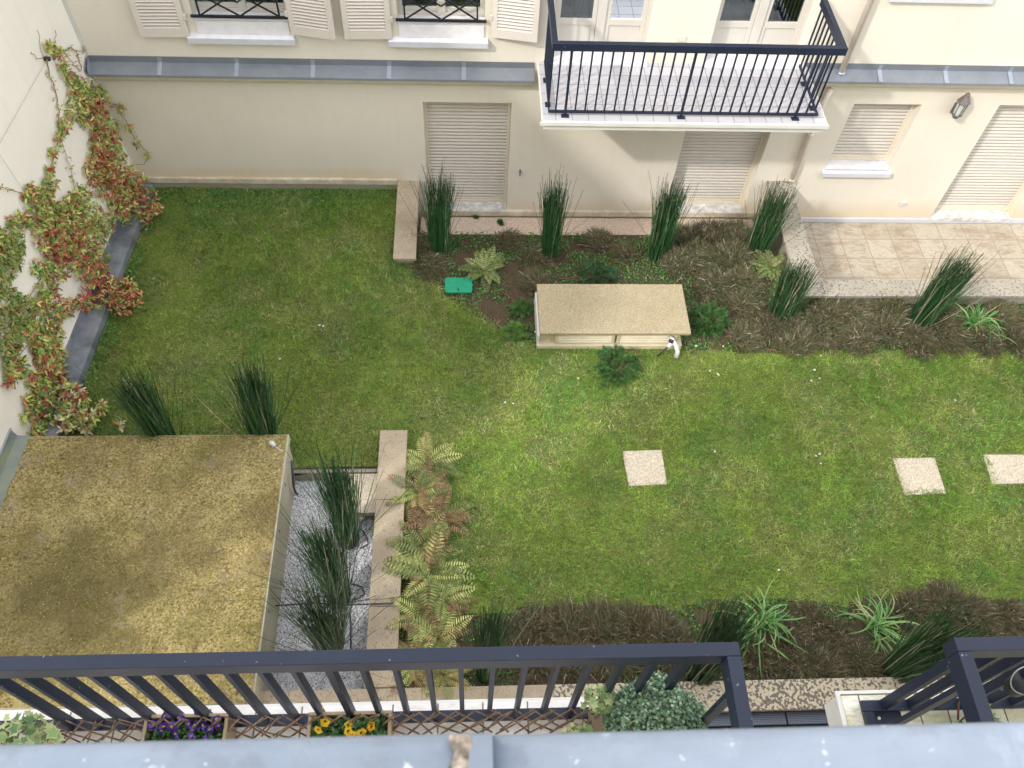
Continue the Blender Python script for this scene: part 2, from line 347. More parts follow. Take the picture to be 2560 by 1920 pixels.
M['hose']=simple('brown_hose',(.17,.075,.05),.6,.3,var=.2)
M['hose_dark']=simple('dark_hose',(.055,.055,.075),.5,.4,var=.2)
M['planter']=simple('planter_resin',(.34,.265,.175),.7,.3,var=.10,sc=12)
M['terracotta']=simple('terracotta',(.42,.17,.10),.8,.2,var=.15)
M['willow']=simple('willow_stick',(.20,.135,.095),.8,.2,var=.45,sc=35)
M['wire']=simple('wire',(.38,.38,.38),.5,.4,.5)
M['woodgrey']=stone('formed_concrete',(.52,.48,.38),(.33,.31,.22),0)
def gratemat():
    m,nt,b,P=base('grating_metal',.4,.5,.4)
    v=N_(nt,'ShaderNodeTexBrick',offset=0.0,ins={'Scale':1.0,'Mortar Size':.0035,'Brick Width':.018,'Row Height':.018}); v.inputs['Color1'].default_value=(.012,.015,.025,1);v.inputs['Color2'].default_value=(.012,.015,.025,1);v.inputs['Mortar'].default_value=(.11,.13,.17,1)
    nt.links.new(P,v.inputs['Vector']); nt.links.new(v.outputs['Color'],b.inputs['Base Color']); return m
M['grate']=gratemat()

# ------------------------------------------------------------------ setting: ground sheets
YF=10.177
def lz(x,y):   # ground height
    x=np.asarray(x,float);y=np.asarray(y,float)
    z=.52+.03*(fbm(x,y,1.3,5)-.5)+.012*(fbm(x,y,.25,9)-.5)
    t=np.clip((y-8.3)/1.2,0,1); z=z-np.where((x>-.78)&(x<4.75),.26*t*t*(3-2*t),0)
    return z
BEDPX=[(-.78,8.60),(-.71,8.60),(-.28,7.94),(.46,7.36),(.96,7.08),(3.44,6.95),(4.69,6.93),(6.0,6.98),(14,7.05)]
def bed_edge(x):
    return np.interp(x,[p[0] for p in BEDPX],[p[1] for p in BEDPX])+.07*(vnoise(x,x*0,.35,31)-.5)
def in_bed(x,y):
    x=np.asarray(x,float);y=np.asarray(y,float)
    top=(x>-.78)&(y>bed_edge(x))
    bot=(x>-.78)&(y<3.33+.14*(vnoise(x,x*0,.4,33)-.5))
    row=(x>-.78)&(x<-.42+.2*(vnoise(y,y*0,.5,35)-.5))&(y<5.25)
    return top|bot|row
def in_garden(x,y):
    x=np.asarray(x,float);y=np.asarray(y,float)
    ok=(x>-5.5)&(x<14)&(y>2.38)&(y<YF)
    pit=(x<-1.12)&(y<5.16)
    slabhole=(x<-1.1)&(x>-1.6)&(y<5.2)
    low=(x>-.78)&(x<4.75)&(y>9.47)
    ter=(x>4.75)&(y>7.98)
    return ok&~pit&~low&~ter&~slabhole
def sheet(name,mat,test,step=.06,dz=0.0,kind='structure'):
    xs=np.arange(-5.52,14.0,step); ys=np.arange(2.36,YF+.05,step); X,Y=np.meshgrid(xs,ys,indexing='ij'); Z=lz(X,Y)+dz
    nx,ny=X.shape; idx=np.arange(nx*ny).reshape(nx,ny)
    cx=(X[:-1,:-1]+step/2);cy=(Y[:-1,:-1]+step/2); m=test(cx,cy)
    q=np.stack([idx[:-1,:-1],idx[1:,:-1],idx[1:,1:],idx[:-1,1:]],-1)[m]
    used=np.unique(q); mp=np.full(nx*ny,-1); mp[used]=np.arange(len(used))
    V=np.stack([X,Y,Z],-1).reshape(-1,3)[used]
    o=soup(name,V,mp[q],None,mat,None,True); return tag(o,kind=kind)
sheet('lawn',M['lawn'],lambda x,y:in_garden(x,y)&~in_bed(x,y))
sheet('planting_soil',M['soil'],lambda x,y:in_garden(x,y)&in_bed(x,y))
tag(MB().box((-60,-60,-3.2),(60,60,-3.0)).build('ground',M['earth']),kind='structure')
tag(MB().box((-5.6,2.44,-2.9),(-1.1,5.18,.245)).build('gravel',M['gravel']),kind='structure')
tag(MB().box((-.76,9.40,-.4),(4.78,10.13,-.05)).build('paving_strip',M['paving']),kind='structure')
tag(MB().box((4.86,8.05,-.4),(14,10.145,-.14)).build('terrace_paving',M['terrace']),kind='structure')
# stones on the gravel
n=15000; gx=rng.uniform(-2.3,-1.12,n); gy=rng.uniform(2.5,5.16,n); 
S=Soup(); oc=np.array([[1,0,0],[-1,0,0],[0,1,0],[0,-1,0],[0,0,1],[0,0,-1]],float)
of=np.array([[0,2,4],[2,1,4],[1,3,4],[3,0,4],[2,0,5],[1,2,5],[3,1,5],[0,3,5]])
sz=rng.uniform(.006,.012,(n,1,3))*np.array([1.2,1,.8]); a=rng.uniform(0,6.3,n); ca,sa=np.cos(a),np.sin(a)
ov=oc[None]*sz; ov=np.stack([ov[...,0]*ca[:,None]-ov[...,1]*sa[:,None],ov[...,0]*sa[:,None]+ov[...,1]*ca[:,None],ov[...,2]],-1)+rng.normal(0,.0015,(n,6,3))
V=ov+np.stack([gx,gy,.247+rng.uniform(0,.01,n)],1)[:,None,:]
g=rng.choice([.95,.78,.5,.2],n,p=[.48,.3,.14,.08])[:,None]*np.array([[.97,.98,1.05]])
S.add(V,(np.arange(n)*6)[:,None,None]+of[None],np.repeat(g,6,axis=0))
S.F=[f.reshape(-1,3) for f in S.F]; tag(S.build('gravel_stones',M['stonecol']),'pale grey gravel lying in the sunken strip beside the mossy roof','gravel',kind='stuff')

# ------------------------------------------------------------------ grass
def grass_blades():
    S=Soup(); n=330000
    x=rng.uniform(-5.25,9.6,n*2); y=rng.uniform(2.9,10.15,n*2)
    px=1280+F*((x*rt[0]+y*rt[1]+(.52-10)*rt[2]))/(x*fw[0]+y*fw[1]+(.52-10)*fw[2])
    vis=(px>-60)&(px<2640)
    ok=in_garden(x,y)&~in_bed(x+rng.normal(0,.06,n*2),y+rng.normal(0,.10,n*2))&vis
    for sx,sy in ((2.25,5.13),(5.82,4.98),(7.04,5.07)): ok&=~((abs(x-sx)<.245)&(abs(y-sy)<.235))
    x=x[ok][:n];y=y[ok][:n]
    # patchy density
    dn=fbm(x,y,.5,41); keep=rng.random(len(x))<np.clip(.35+dn*1.1,0,1); x=x[keep];y=y[keep];m=len(x)
    z=lz(x,y); lush=fbm(x,y,1.1,51); yel=fbm(x,y,.8,61); dry=fbm(x,y,.45,71); blu=fbm(x,y,.6,81)
    c=np.empty((m,3)); g1=np.array([.135,.30,.030]);g2=np.array([.27,.42,.05]);g3=np.array([.46,.45,.18]);g4=np.array([.11,.29,.06]);g5=np.array([.22,.18,.09])
    t=np.clip((yel-.35)/.3,0,1)[:,None]; c=g1*(1-t)+g2*t
    r=rng.random(m); pd=np.clip((dry-.40)*2.0,0.07,.45); k=r<pd; c[k]=g3*rng.uniform(.6,1.15,(k.sum(),1))
    k=(r>.95); c[k]=g5; k=(blu>.60)&(r>.5)&(r<.9); c[k]=g4
    # shade of the walled corner painted into the blade colour, brown thin patches near the reeds
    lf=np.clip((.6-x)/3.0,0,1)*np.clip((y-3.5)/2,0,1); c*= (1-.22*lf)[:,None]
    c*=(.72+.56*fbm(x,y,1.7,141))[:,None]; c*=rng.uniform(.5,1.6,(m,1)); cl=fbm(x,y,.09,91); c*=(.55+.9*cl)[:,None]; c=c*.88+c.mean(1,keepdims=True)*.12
    L=rng.uniform(.03,.075,m)*(.7+.8*lush)*(.6+.8*fbm(x,y,.09,91)); W=rng.uniform(.004,.009,m)
    az=rng.uniform(0,2*np.pi,m); lean=np.clip(rng.normal(.95,.35,m),.15,1.6)*np.clip(1.25-.35*lush,.6,1.3)
    dh=np.stack([np.cos(az),np.sin(az),np.zeros(m)],1); upv=np.array([0,0,1.0])
    d1=nrm(dh*np.sin(lean*.6)[:,None]+upv*np.cos(lean*.6)[:,None]); d2=nrm(dh*np.sin(np.minimum(lean*1.35,1.9))[:,None]+upv*np.cos(np.minimum(lean*1.35,1.9))[:,None])
    P0=np.stack([x,y,z-.004],1); P1=P0+d1*(L*.5)[:,None]; P2=P1+d2*(L*.5)[:,None]
    P=np.stack([P0,P1,P2],1); sd=nrm(np.cross(dh,upv)+rng.normal(0,.5,(m,3))); Wk=np.stack([W,W*.85,W*.15],1)
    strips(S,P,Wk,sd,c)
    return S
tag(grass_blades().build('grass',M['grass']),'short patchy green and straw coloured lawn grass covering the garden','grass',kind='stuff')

# ------------------------------------------------------------------ opposite building
def wall_holes(mb,x0,x1,z0,z1,Y,holes,depth):
    xs=sorted({x0,x1,*[h[0] for h in holes],*[h[1] for h in holes]}); zs=sorted({z0,z1,*[h[2] for h in holes],*[h[3] for h in holes]})
    for i in range(len(xs)-1):
        for j in range(len(zs)-1):
            cx=(xs[i]+xs[i+1])/2;cz=(zs[j]+zs[j+1])/2
            if any(h[0]<cx<h[1] and h[2]<cz<h[3] for h in holes): continue
            mb.add([(xs[i],Y,zs[j]),(xs[i+1],Y,zs[j]),(xs[i+1],Y,zs[j+1]),(xs[i],Y,zs[j+1])],[(0,1,2,3)])
    for a,b,c,d in holes:
        D=Y+depth
        mb.add([(a,Y,c),(a,D,c),(a,D,d),(a,Y,d)],[(0,1,2,3)]);mb.add([(b,Y,c),(b,Y,d),(b,D,d),(b,D,c)],[(0,1,2,3)])
        mb.add([(a,Y,d),(a,D,d),(b,D,d),(b,Y,d)],[(0,1,2,3)]);mb.add([(a,Y,c),(b,Y,c),(b,D,c),(a,D,c)],[(0,1,2,3)])
B=thing('apartment_building','cream rendered building across the garden with roller shutters, louvred shutters and a balcony','building',(2,YF,0))
DOORS=[(-.63,.645,0.0,2.178),(3.28,4.58,0.0,2.20),(7.85,9.25,-.10,2.26)]
WIN=(5.66,6.68,1.0,2.25)
UP=[(-3.52,-2.31,3.40,4.75),(-.90,.24,3.40,4.75)]
BD=[(1.14,2.46,2.80,4.95),(3.30,4.60,2.80,4.95)]
FARW=(5.6,6.8,3.96,5.2)
mb=MB(); holes=[d for d in DOORS]+[WIN]+UP+BD+[FARW]
wall_holes(mb,-5.13,14.0,-.42,9.6,YF,holes,.26)
mb.build('wall',M['wall'],B)
mb=MB().box((-5.13,YF+.70,-.42),(14,YF+.9,9.6)).build('rear_wall',M['room'],B)
mb=MB().box((-5.3,YF-.05,9.6),(14,YF+1.0,9.8)).build('roof_edge',M['zinc'],B)
# plinths
MB().box((-5.1,YF-.045,.64),(-1.09,YF+.0,.735)).build('plinth',M['plinth'],B,bevel=.004)
MB().box((-5.1,YF-.02,-.3),(-1.09,YF-.003,.638)).build('wall_footing',M['concrete'],B)
MB().box((-.72,YF-.055,-.012),(4.80,YF+.0,.09)).build('plinth',M['plinth'],B,bevel=.004)
MB().box((4.86,YF-.03,-.139),(14,YF+.0,-.045)).build('plinth',M['sillgrey'],B,bevel=.004)
# roller shutters: slats part, frame
def roller(a,b,c,d,sillh,name='roller_shutter'):
    Yp=YF+.17
    fr=MB(); fr.box((a,Yp-.02,c+sillh),(a+.045,Yp+.05,d)); fr.box((b-.045,Yp-.02,c+sillh),(b,Yp+.05,d)); fr.box((a+.045,Yp-.012,c+sillh),(b-.045,Yp+.05,c+sillh+.05))
    f=fr.build(name,M['shutterframe'],B,bevel=.003)
    sl=MB(); z=c+sillh+.10; h=.062; prof=[]
    k=0
    zz=z
    while zz<d-.001:
        t=min(h,d-zz)
        for q in range(5):
            u=q/4; prof.append((Yp+.016-.018*math.sin(math.pi*u)**.8,zz+t*.86*u))
        zz+=h; prof.append((Yp+.030,zz-h*.07)) 
    x0,x1=a+.045,b-.045; vs=[(x0,y,zq) for y,zq in prof]+[(x1,y,zq) for y,zq in prof]; n=len(prof)
    sl.add(vs,[(i,i+1,i+1+n,i+n) for i in range(n-1)]); sl.build('slats',M['shutter'],f)
    bb=MB().box((x0,Yp-.004,c+sillh+.052),(x1,Yp+.03,c+sillh+.10)); bb.build('bottom_bar',M['shutterframe'],f,bevel=.003)
    MB().box((b-.13,Yp-.02,c+sillh+.055),(b-.105,Yp-.005,c+sillh+.08)).build('stop',M['white'],f,bevel=.003)
    MB().box((a,Yp+.06,c),(b,Yp+.07,d)).build('backing',M['room'],f)
for i,(a,b,c,d) in enumerate(DOORS):
    roller(a,b,c,d,.095); MB().box((a+.002,YF-.04,c+.012),(b-.002,YF+.2,c+.093)).build('threshold',M['threshold'],B,bevel=.004)
roller(*WIN,.06)
MB().box((WIN[0]-.045,YF-.075,.90),(WIN[1]+.06,YF+.22,.985)).add([],[]).build('window_sill',M['sillgrey'],B,bevel=.006)
MB().box((WIN[0]+.004,YF+.0,.987),(WIN[1]-.004,YF+.17,1.055)).build('inner_sill',M['marble'],B,bevel=.004)
# zinc ledges with cornice
def ledge(x0,x1,seams,dz,endcap):
    lip=YF-.20; zt=2.77+dz; zl=2.70+dz
    prof=[(YF,zt+.085),(YF-.012,zt+.085),(YF-.016,zt),(lip,zl),(lip-.006,zl-.03),(lip+.01,zl-.03),(YF,zl-.03)]
    o=MB().prism(prof,(x0,x1)).build('zinc_ledge',M['zinc'],B)
    cp=[(lip+.02,zl-.031),(lip+.02,zl-.055),(lip+.055,zl-.075),(lip+.06,zl-.115),(lip+.10,zl-.13),(lip+.115,zl-.17),(lip+.16,zl-.19),(YF,zl-.235),(YF,zl-.031)]
    MB().prism(cp,(x0+.02,x1)).build('cornice',M['moulding'],B,smooth=False)
    for s in seams:
        m=MB(); m.add([(s-.028,YF-.018,zt+.083),(s+.028,YF-.018,zt+.083),(s+.028,YF-.019,zt+.004),(s-.028,YF-.019,zt+.004),(s-.028,lip-.003,zl+.006),(s+.028,lip-.003,zl+.006)],[(0,1,2,3),(3,2,5,4)])
        m.bar((s-.033,YF-.02,zt+.006),(s-.033,lip,zl+.008),.006,.008); m.build('seam_strip',M['zinc_seam'],o)
    return o
o=ledge(-5.06,.93,[-4.13,-3.11,-2.09,-1.056,-.037],0,True)
MB().add([(-5.065,YF-.02,2.86),(-5.065,YF-.02,2.77),(-5.085,YF-.20,2.70),(-5.085,YF-.22,2.76),(-5.068,YF-.1,2.84)],[(0,1,2,3,4)]).add([(-5.055,YF-.02,2.86),(-5.055,YF-.02,2.77),(-5.05,YF-.20,2.70),(-5.05,YF-.22,2.76),(-5.055,YF-.1,2.84)],[(0,1,2,3,4)]).build('end_cap',M['zinc_seam'],o)
ledge(4.72,14.0,[5.79,6.74,7.68,8.6,9.5],.065,False)
# upper windows
def louvred(hx,zb,wd,ang,left,name='louvred_shutter'):
    # leaf hinged at hx, extends to -x if left, opened flat with angle ang from the wall
    z1=4.72; sgn=-1 if left else 1
    Mx=Matrix.Translation((hx,YF-.035,0))@Matrix.Rotation(math.radians(-ang*sgn),4,'Z')
    fr=MB(); t=.035; st=.075
    def bx(xa,xb,za,zb_,ya=-t,yb=0):
        x0,x1=sorted((sgn*xa,sgn*xb)); fr_.box((x0,ya,za),(x1,yb,zb_),Mx)
    fr_=fr; bx(0,st,zb,z1);bx(wd-st,wd,zb,z1);bx(st,wd-st,zb,zb+.125);bx(st,wd-st,z1-.09,z1)
    f=fr.build(name,M['louvre'],B,bevel=.003)
    fr_=MB(); z=zb+.125
    while z<z1-.10:
        x0,x1=sorted((sgn*st,sgn*(wd-st))); q=[(x0,-.038,z+.004),(x1,-.038,z+.004),(x1,-.010,z+.024),(x0,-.010,z+.024),(x0,-.036,z-.002),(x1,-.036,z-.002),(x1,-.006,z+.018),(x0,-.006,z+.018)]
        fr_.add([tuple(Mx@Vector(p)) for p in q],[(0,1,2,3),(7,6,5,4),(0,4,5,1),(2,6,7,3)]); z+=.046
    x0,x1=sorted((sgn*st,sgn*(wd-st))); fr_.box((x0,-.002,zb+.12),(x1,-.001,z1-.05),Mx)
    fr_.build('louvre_slats',M['louvre'],f)
    hg=MB(); hg.box((sgn*-.03 if sgn>0 else -.01,-.045,zb+.25),(sgn*.01 if sgn>0 else .03,-.005,zb+.32),Mx); hg.build('hinge',M['frame'],f,bevel=.003)
louvred(-3.62,3.195,.62,2,True); louvred(-2.29,3.265,.60,12,False); louvred(-.985,3.215,.62,2,True); louvred(.335,3.27,.61,10,False)
def window(a,b,c,d,curt):
    Yp=YF+.17; fr=MB()
    fr.box((a,Yp,c),(a+.06,Yp+.06,d));fr.box((b-.06,Yp,c),(b,Yp+.06,d));fr.box((a+.06,Yp,c),(b-.06,Yp+.06,c+.07))
    fr.box(((a+b)/2-.055,Yp-.015,c+.07),((a+b)/2+.055,Yp+.05,d)); fr.box((a+.06,Yp+.01,c+.072),((a+b)/2-.055,Yp+.05,c+.13)); fr.box(((a+b)/2+.055,Yp+.01,c+.072),(b-.06,Yp+.05,c+.13)); fr.box((a,Yp-.01,d-.07),(b,Yp+.06,d))
    f=fr.build('window_frame',M['frame'],B,bevel=.004)
    MB().add([(a+.06,Yp+.035,c+.13),(b-.06,Yp+.035,c+.13),(b-.06,Yp+.035,d-.07),(a+.06,Yp+.035,d-.07)],[(0,1,2,3)]).build('pane',M['glass'],f)
    curtain(a+.08,b-.08,c+.05,d,Yp+.12,curt,f)
def curtain(a,b,c,d,Y,spans,f):
    for (u0,u1,slant) in spans:
        m=MB(); n=26; vs=[]
        for i in range(n+1):
            u=u0+(u1-u0)*i/n; x=a+(b-a)*u; yy=Y+.018*math.sin(i*1.9)+.01*math.sin(i*3.3)
            vs+=[(x+slant*.0,yy,c),(x+slant,yy,d)]
        m.add(vs,[(2*i,2*i+2,2*i+3,2*i+1) for i in range(n)]); m.build('curtain',M['curtain'],f,True)
window(*UP[0],[(.0,.22,-.1),(.62,.72,.2)]); window(*UP[1],[(.0,.45,0),(.55,1,0)]); window(*FARW,[(0,1,0)])
for a,b,c,d in UP:
    MB().box((a-.14,YF-.085,3.105),(b+.05,YF+.0,3.19)).add([(a+.004,YF,3.19),(b-.004,YF,3.19),(b-.004,YF+.17,3.40),(a+.004,YF+.17,3.40)],[]).build('window_sill',M['sillgrey'],B,bevel=.005)
MB().box((5.49,YF-.06,3.87),(6.87,YF+.1,3.955)).build('window_sill',M['sillgrey'],B,bevel=.005)
# sloping marble inside reveal: cut as a wedge sitting on the sill
for a,b,c,d in UP:
    MB().prism([(YF-.083,3.191),(YF+.0,3.191),(YF+.0,3.215),(YF-.07,3.197)],(a-.13,b+.04)).build('sill_top',M['marble'],B)
    MB().box((a+.002,YF+.002,3.402),(b-.002,YF+.165,3.42)).build('inner_sill',M['marble'],B)
    MB().box((a+.01,YF-.02,3.216),(b-.01,YF-.002,3.40)).build('sill_apron',M['marble'],B)
# balcony doors
def bdoor(a,b,c,d,cur):
    Yp=YF+.20; z0=2.93; fr=MB(); mid=(a+b)/2
    fr.box((a,Yp,z0-.08),(a+.05,Yp+.06,d)); fr.box((b-.05,Yp,z0-.08),(b,Yp+.06,d)); fr.box((a+.05,Yp-.02,z0-.08),(b-.05,Yp+.06,z0-.005)); fr.box((mid-.06,Yp-.02,z0),(mid+.06,Yp+.05,d))
    for x0,x1 in ((a+.052,mid-.062),(mid+.062,b-.052)):
        fr.box((x0,Yp,z0),(x1,Yp+.045,z0+.10)); fr.box((x0,Yp+.003,z0+.37),(x1,Yp+.045,z0+.46)); fr.box((x0,Yp+.002,z0+.10),(x0+.06,Yp+.045,d)); fr.box((x1-.06,Yp+.002,z0+.10),(x1,Yp+.045,d)); fr.box((x0+.06,Yp+.018,z0+.10),(x1-.06,Yp+.04,z0+.37))
    f=fr.build('balcony_door',M['frame'],B,bevel=.003)
    for x0,x1 in ((a+.112,mid-.122),(mid+.122,b-.112)):
        MB().add([(x0,Yp+.025,z0+.46),(x1,Yp+.025,z0+.46),(x1,Yp+.025,d),(x0,Yp+.025,d)],[(0,1,2,3)]).build('pane',M['glass'],f)
    curtain(a+.1,b-.1,z0,d,Yp+.14,cur,f)
    MB().box((a-.02,YF-.10,2.872),(b+.02,YF+.196,2.905)).build('door_step',M['marble'],B,bevel=.003)
bdoor(*BD[0],[(.15,.45,0),(.55,.85,.14)]); bdoor(*BD[1],[(.05,.35,0),(.6,.7,.05)])
# balcony slab
sb=MB().box((1.0,8.955,2.71),(4.70,YF-.002,2.845)).build('balcony_slab',M['white_edge'],B,bevel=.004)
MB().box((.965,8.925,2.846),(4.745,YF-.001,2.862)).build('edge_trim',M['white_edge'],sb,bevel=.003)
MB().box((.985,8.945,2.8625),(4.725,YF-.0015,2.87)).build('floor_tiles',M['balc_tile'],sb)
MB().box((.945,8.915,2.80),(4.765,8.93,2.858)).build('drip_edge',M['white_edge'],sb,bevel=.003)
MB().box((2.83,YF-.02,3.22),(2.95,YF-.002,3.30)).build('wall_socket',M['shutterframe'],B,bevel=.006)
MB().box((7.18,YF-.025,.245),(7.30,YF-.002,.325)).build('wall_socket',M['joint'],B,bevel=.006)
MB().box((-5.13,YF-.012,2.78),(-5.045,YF-.002,9.6)).build('corner_joint',M['joint'],B)
for x,z in ((-.45,.03),(6.1,-.03),(7.0,-.03),(8.3,-.03)): pass

# balcony railing
def railing(name,label,X0,X1,Y,zf,ztop,sp,post_idx,left_to,right_to,hw,hh,bw,pw,group=None,n=None,x_first=None,base_sz=(.10,.07),leftside=True,rightside=True):
    R=thing(name,label,'railing',((X0+X1)/2,Y,zf),group)
    h=MB(); h.box((X0-hw/2,Y-hw/2,ztop-hh),(X1+hw/2,Y+hw/2,ztop)); 
    h.build('handrail',M['rail'],R,bevel=.003)
    if leftside: 
        a,b=sorted((Y+hw/2*(1 if left_to>Y else -1)+.001*(1 if left_to>Y else -1),left_to)); MB().box((X0-hw/2,a,ztop-hh),(X0+hw/2,b,ztop)).build('side_handrail',M['rail'],R,bevel=.003)
    if rightside:
        a,b=sorted((Y+hw/2*(1 if right_to>Y else -1)+.001*(1 if right_to>Y else -1),right_to)); MB().box((X1-hw/2,a,ztop-hh),(X1+hw/2,b,ztop)).build('side_handrail',M['rail'],R,bevel=.003)
    zb=zf+.065
    MB().box((X0-bw/2,Y-bw/2-.004,zb-.022),(X1+bw/2,Y+bw/2+.004,zb+.012)).build('bottom_rail',M['rail'],R,bevel=.002)
    for flag,X,to in ((leftside,X0,left_to),(rightside,X1,right_to)):
        if flag:
            s_=1 if to>Y else -1; a,b=sorted((Y+s_*(bw/2+.005),to)); MB().box((X-bw/2,a,zb-.022),(X+bw/2,b,zb+.012)).build('side_bottom_rail',M['rail'],R,bevel=.002)
    k=0; x=x_first
    while x<X1-.04:
        if k in post_idx:
            MB().box((x-pw/2,Y-pw/2,zf+.004),(x+pw/2,Y+pw/2,ztop-hh)).build('post',M['rail'],R,bevel=.002)
            MB().box((x-base_sz[0]/2,Y-base_sz[1]/2-.02,zf+.001),(x+base_sz[0]/2,Y+base_sz[1]/2-.02,zf+.014)).build('base_plate',M['rail'],R,bevel=.002)
        else:
            MB().box((x-bw/2,Y-bw/2,zb+.01),(x+bw/2,Y+bw/2,ztop-hh+.003)).build('baluster',M['rail'],R)
        k+=1; x+=sp
    for flag,X,to in ((leftside,X0,left_to),(rightside,X1,right_to)):
        if not flag: continue
        s_=1 if to>Y else -1; y=Y+s_*sp*.9; kk=0
        while (y<to-.03 if s_>0 else y>to+.03):
            MB().box((X-bw/2,y-bw/2,zb+.01),(X+bw/2,y+bw/2,ztop-hh+.003)).build('side_baluster',M['rail'],R)
            if kk in (0,4) : MB().box((X-.035,y+.04,zf+.001),(X+.035,y+.14,zf+.012)).build('base_plate',M['rail'],R,bevel=.002)
            y+=s_*sp; kk+=1
    return R
railing('balcony_railing','dark blue metal railing round the tiled balcony of the opposite building',1.06,4.60,9.045,2.87,3.93,.1268,(1,13,25),YF-.08,YF-.08,.068,.098,.02,.03,x_first=1.145)

# window guards
for i,(a,b,lab) in enumerate([(-3.52,-2.31,'black diamond pattern window guard across the upper window nearest the left corner'),(-.90,.24,'black diamond pattern window guard across the upper window beside the balcony')]):
    Gd=thing('window_guard',lab,'window guard',((a+b)/2,YF-.03,3.46),'window guards')
    Yg=YF-.03; z0=3.475; u=MB(); u.bar((a-.02,Yg,z0),(b+.02,Yg,z0),.03,.03); u.build('bottom_bar',M['black'],Gd)
    for x in (a+.10,b-.10): MB().bar((x,Yg,z0),(x,Yg,z0+.85),.022,.022).build('upright',M['black'],Gd)
    L=(b-a-.2); m=MB(); x0=a+.10; hh=.20
    for r in range(2):
        for c in range(2):
            xa=x0+c*L/2; xb=xa+L/2; za=z0+.012+r*2*hh; zb=za+2*hh; xm=(xa+xb)/2; zm=(za+zb)/2; t=.018
            for p,q in (((xa,zm),(xm,za)),((xm,za),(xb,zm)),((xb,zm),(xm,zb)),((xm,zb),(xa,zm))):
                # two crossing wide lozenges
                pass
    for c in range(2):
        xa=x0+c*L/2; xb=xa+L/2
        m.bar((xa,Yg-.004,z0+.01),(xb,Yg-.004,z0+.33),.018,.018); m.bar((xa,Yg+.006,z0+.33),(xb,Yg+.006,z0+.01),.018,.018)
        m.bar((xa,Yg-.004,z0+.20),(xb,Yg-.004,z0+.52),.016,.016); m.bar((xa,Yg+.006,z0+.52),(xb,Yg+.006,z0+.20),.016,.016)
    m.build('lozenge_bars',M['black'],Gd)
    MB().bar((a-.02,Yg,z0+.86),(b+.02,Yg,z0+.86),.03,.03).build('top_bar',M['black'],Gd)

# downpipe
D=thing('downpipe','beige rainwater downpipe running down the opposite wall past the zinc ledge','downpipe',(5.2,YF-.09,.3))
MB().tube([(5.23,YF-.07,9.5),(5.23,YF-.07,2.80)],.042,14).build('upper_pipe',M['pipe'],D,True)
MB().tube([(5.235,YF-.07,2.835),(5.235,YF-.07,2.795)],[.06,.05],14).build('collar',M['zinc_seam'],D,True)
MB().tube([(5.19,YF-.06,2.54),(5.16,YF-.06,2.3),(5.16,YF-.06,.80)],.042,14).build('lower_pipe',M['pipe'],D,True)
for z in (.84,1.75): MB().tube([(5.16,YF-.06,z-.012),(5.16,YF-.06,z+.012)],.050,14).build('pipe_clip',M['shutterframe'],D,True)
# wall lamp
Lp=thing('wall_lantern','grey hexagonal wall lantern with frosted glass under the right zinc ledge','lamp',(7.18,YF-.12,2.1))
cx,cy=7.19,YF-.125
def hexr(m,rings,nn=6,ph=.52):
    b=len(m.v)
    for r,z in rings:
        for k in range(nn):
            t=ph+2*math.pi*k/nn; m.v.append((cx+r*math.cos(t),cy+r*math.sin(t),z))
    for i in range(len(rings)-1):
        for k in range(nn): m.f.append((b+i*nn+k,b+i*nn+(k+1)%nn,b+(i+1)*nn+(k+1)%nn,b+(i+1)*nn+k))
    m.f.append(tuple(b+k for k in range(nn))[::-1]); e=b+(len(rings)-1)*nn; m.f.append(tuple(e+k for k in range(nn))); return m
hexr(MB(),[(.085,2.385),(.095,2.39),(.098,2.405),(.045,2.50),(.04,2.505),(.035,2.53),(.02,2.55)]).build('roof',M['lampmetal'],Lp)
hexr(MB(),[(.045,2.13),(.05,2.155),(.075,2.17),(.08,2.19),(.07,2.195)]).build('base',M['lampmetal'],Lp)
hexr(MB(),[(.058,2.196),(.072,2.384)]).build('glass',M['lampglass'],Lp)
for k in range(6):
    t=.52+2*math.pi*k/6; MB().bar((cx+.062*math.cos(t),cy+.062*math.sin(t),2.19),(cx+.077*math.cos(t),cy+.077*math.sin(t),2.388),.010,.010).build('corner_bar',M['lampmetal'],Lp)
MB().tube([(cx,YF-.002,2.2),(cx,YF-.05,2.16),(cx,cy,2.14)],.012,8).box((cx-.035,YF-.02,2.12),(cx+.035,YF-.002,2.3)).build('bracket',M['lampmetal'],Lp)
# small shutter hook
tag(MB().tube([(.825,YF-.002,.93),(.825,YF-.05,.93),(.825,YF-.055,.88),(.825,YF-.045,.85)],.010,8).tube([(.825,YF-.05,.93),(.825,YF-.055,.985)],[.016,.004],8).build('shutter_hook',M['lampmetal']),'small dark iron hook on the cream wall between the first and second roller shutters','hook')

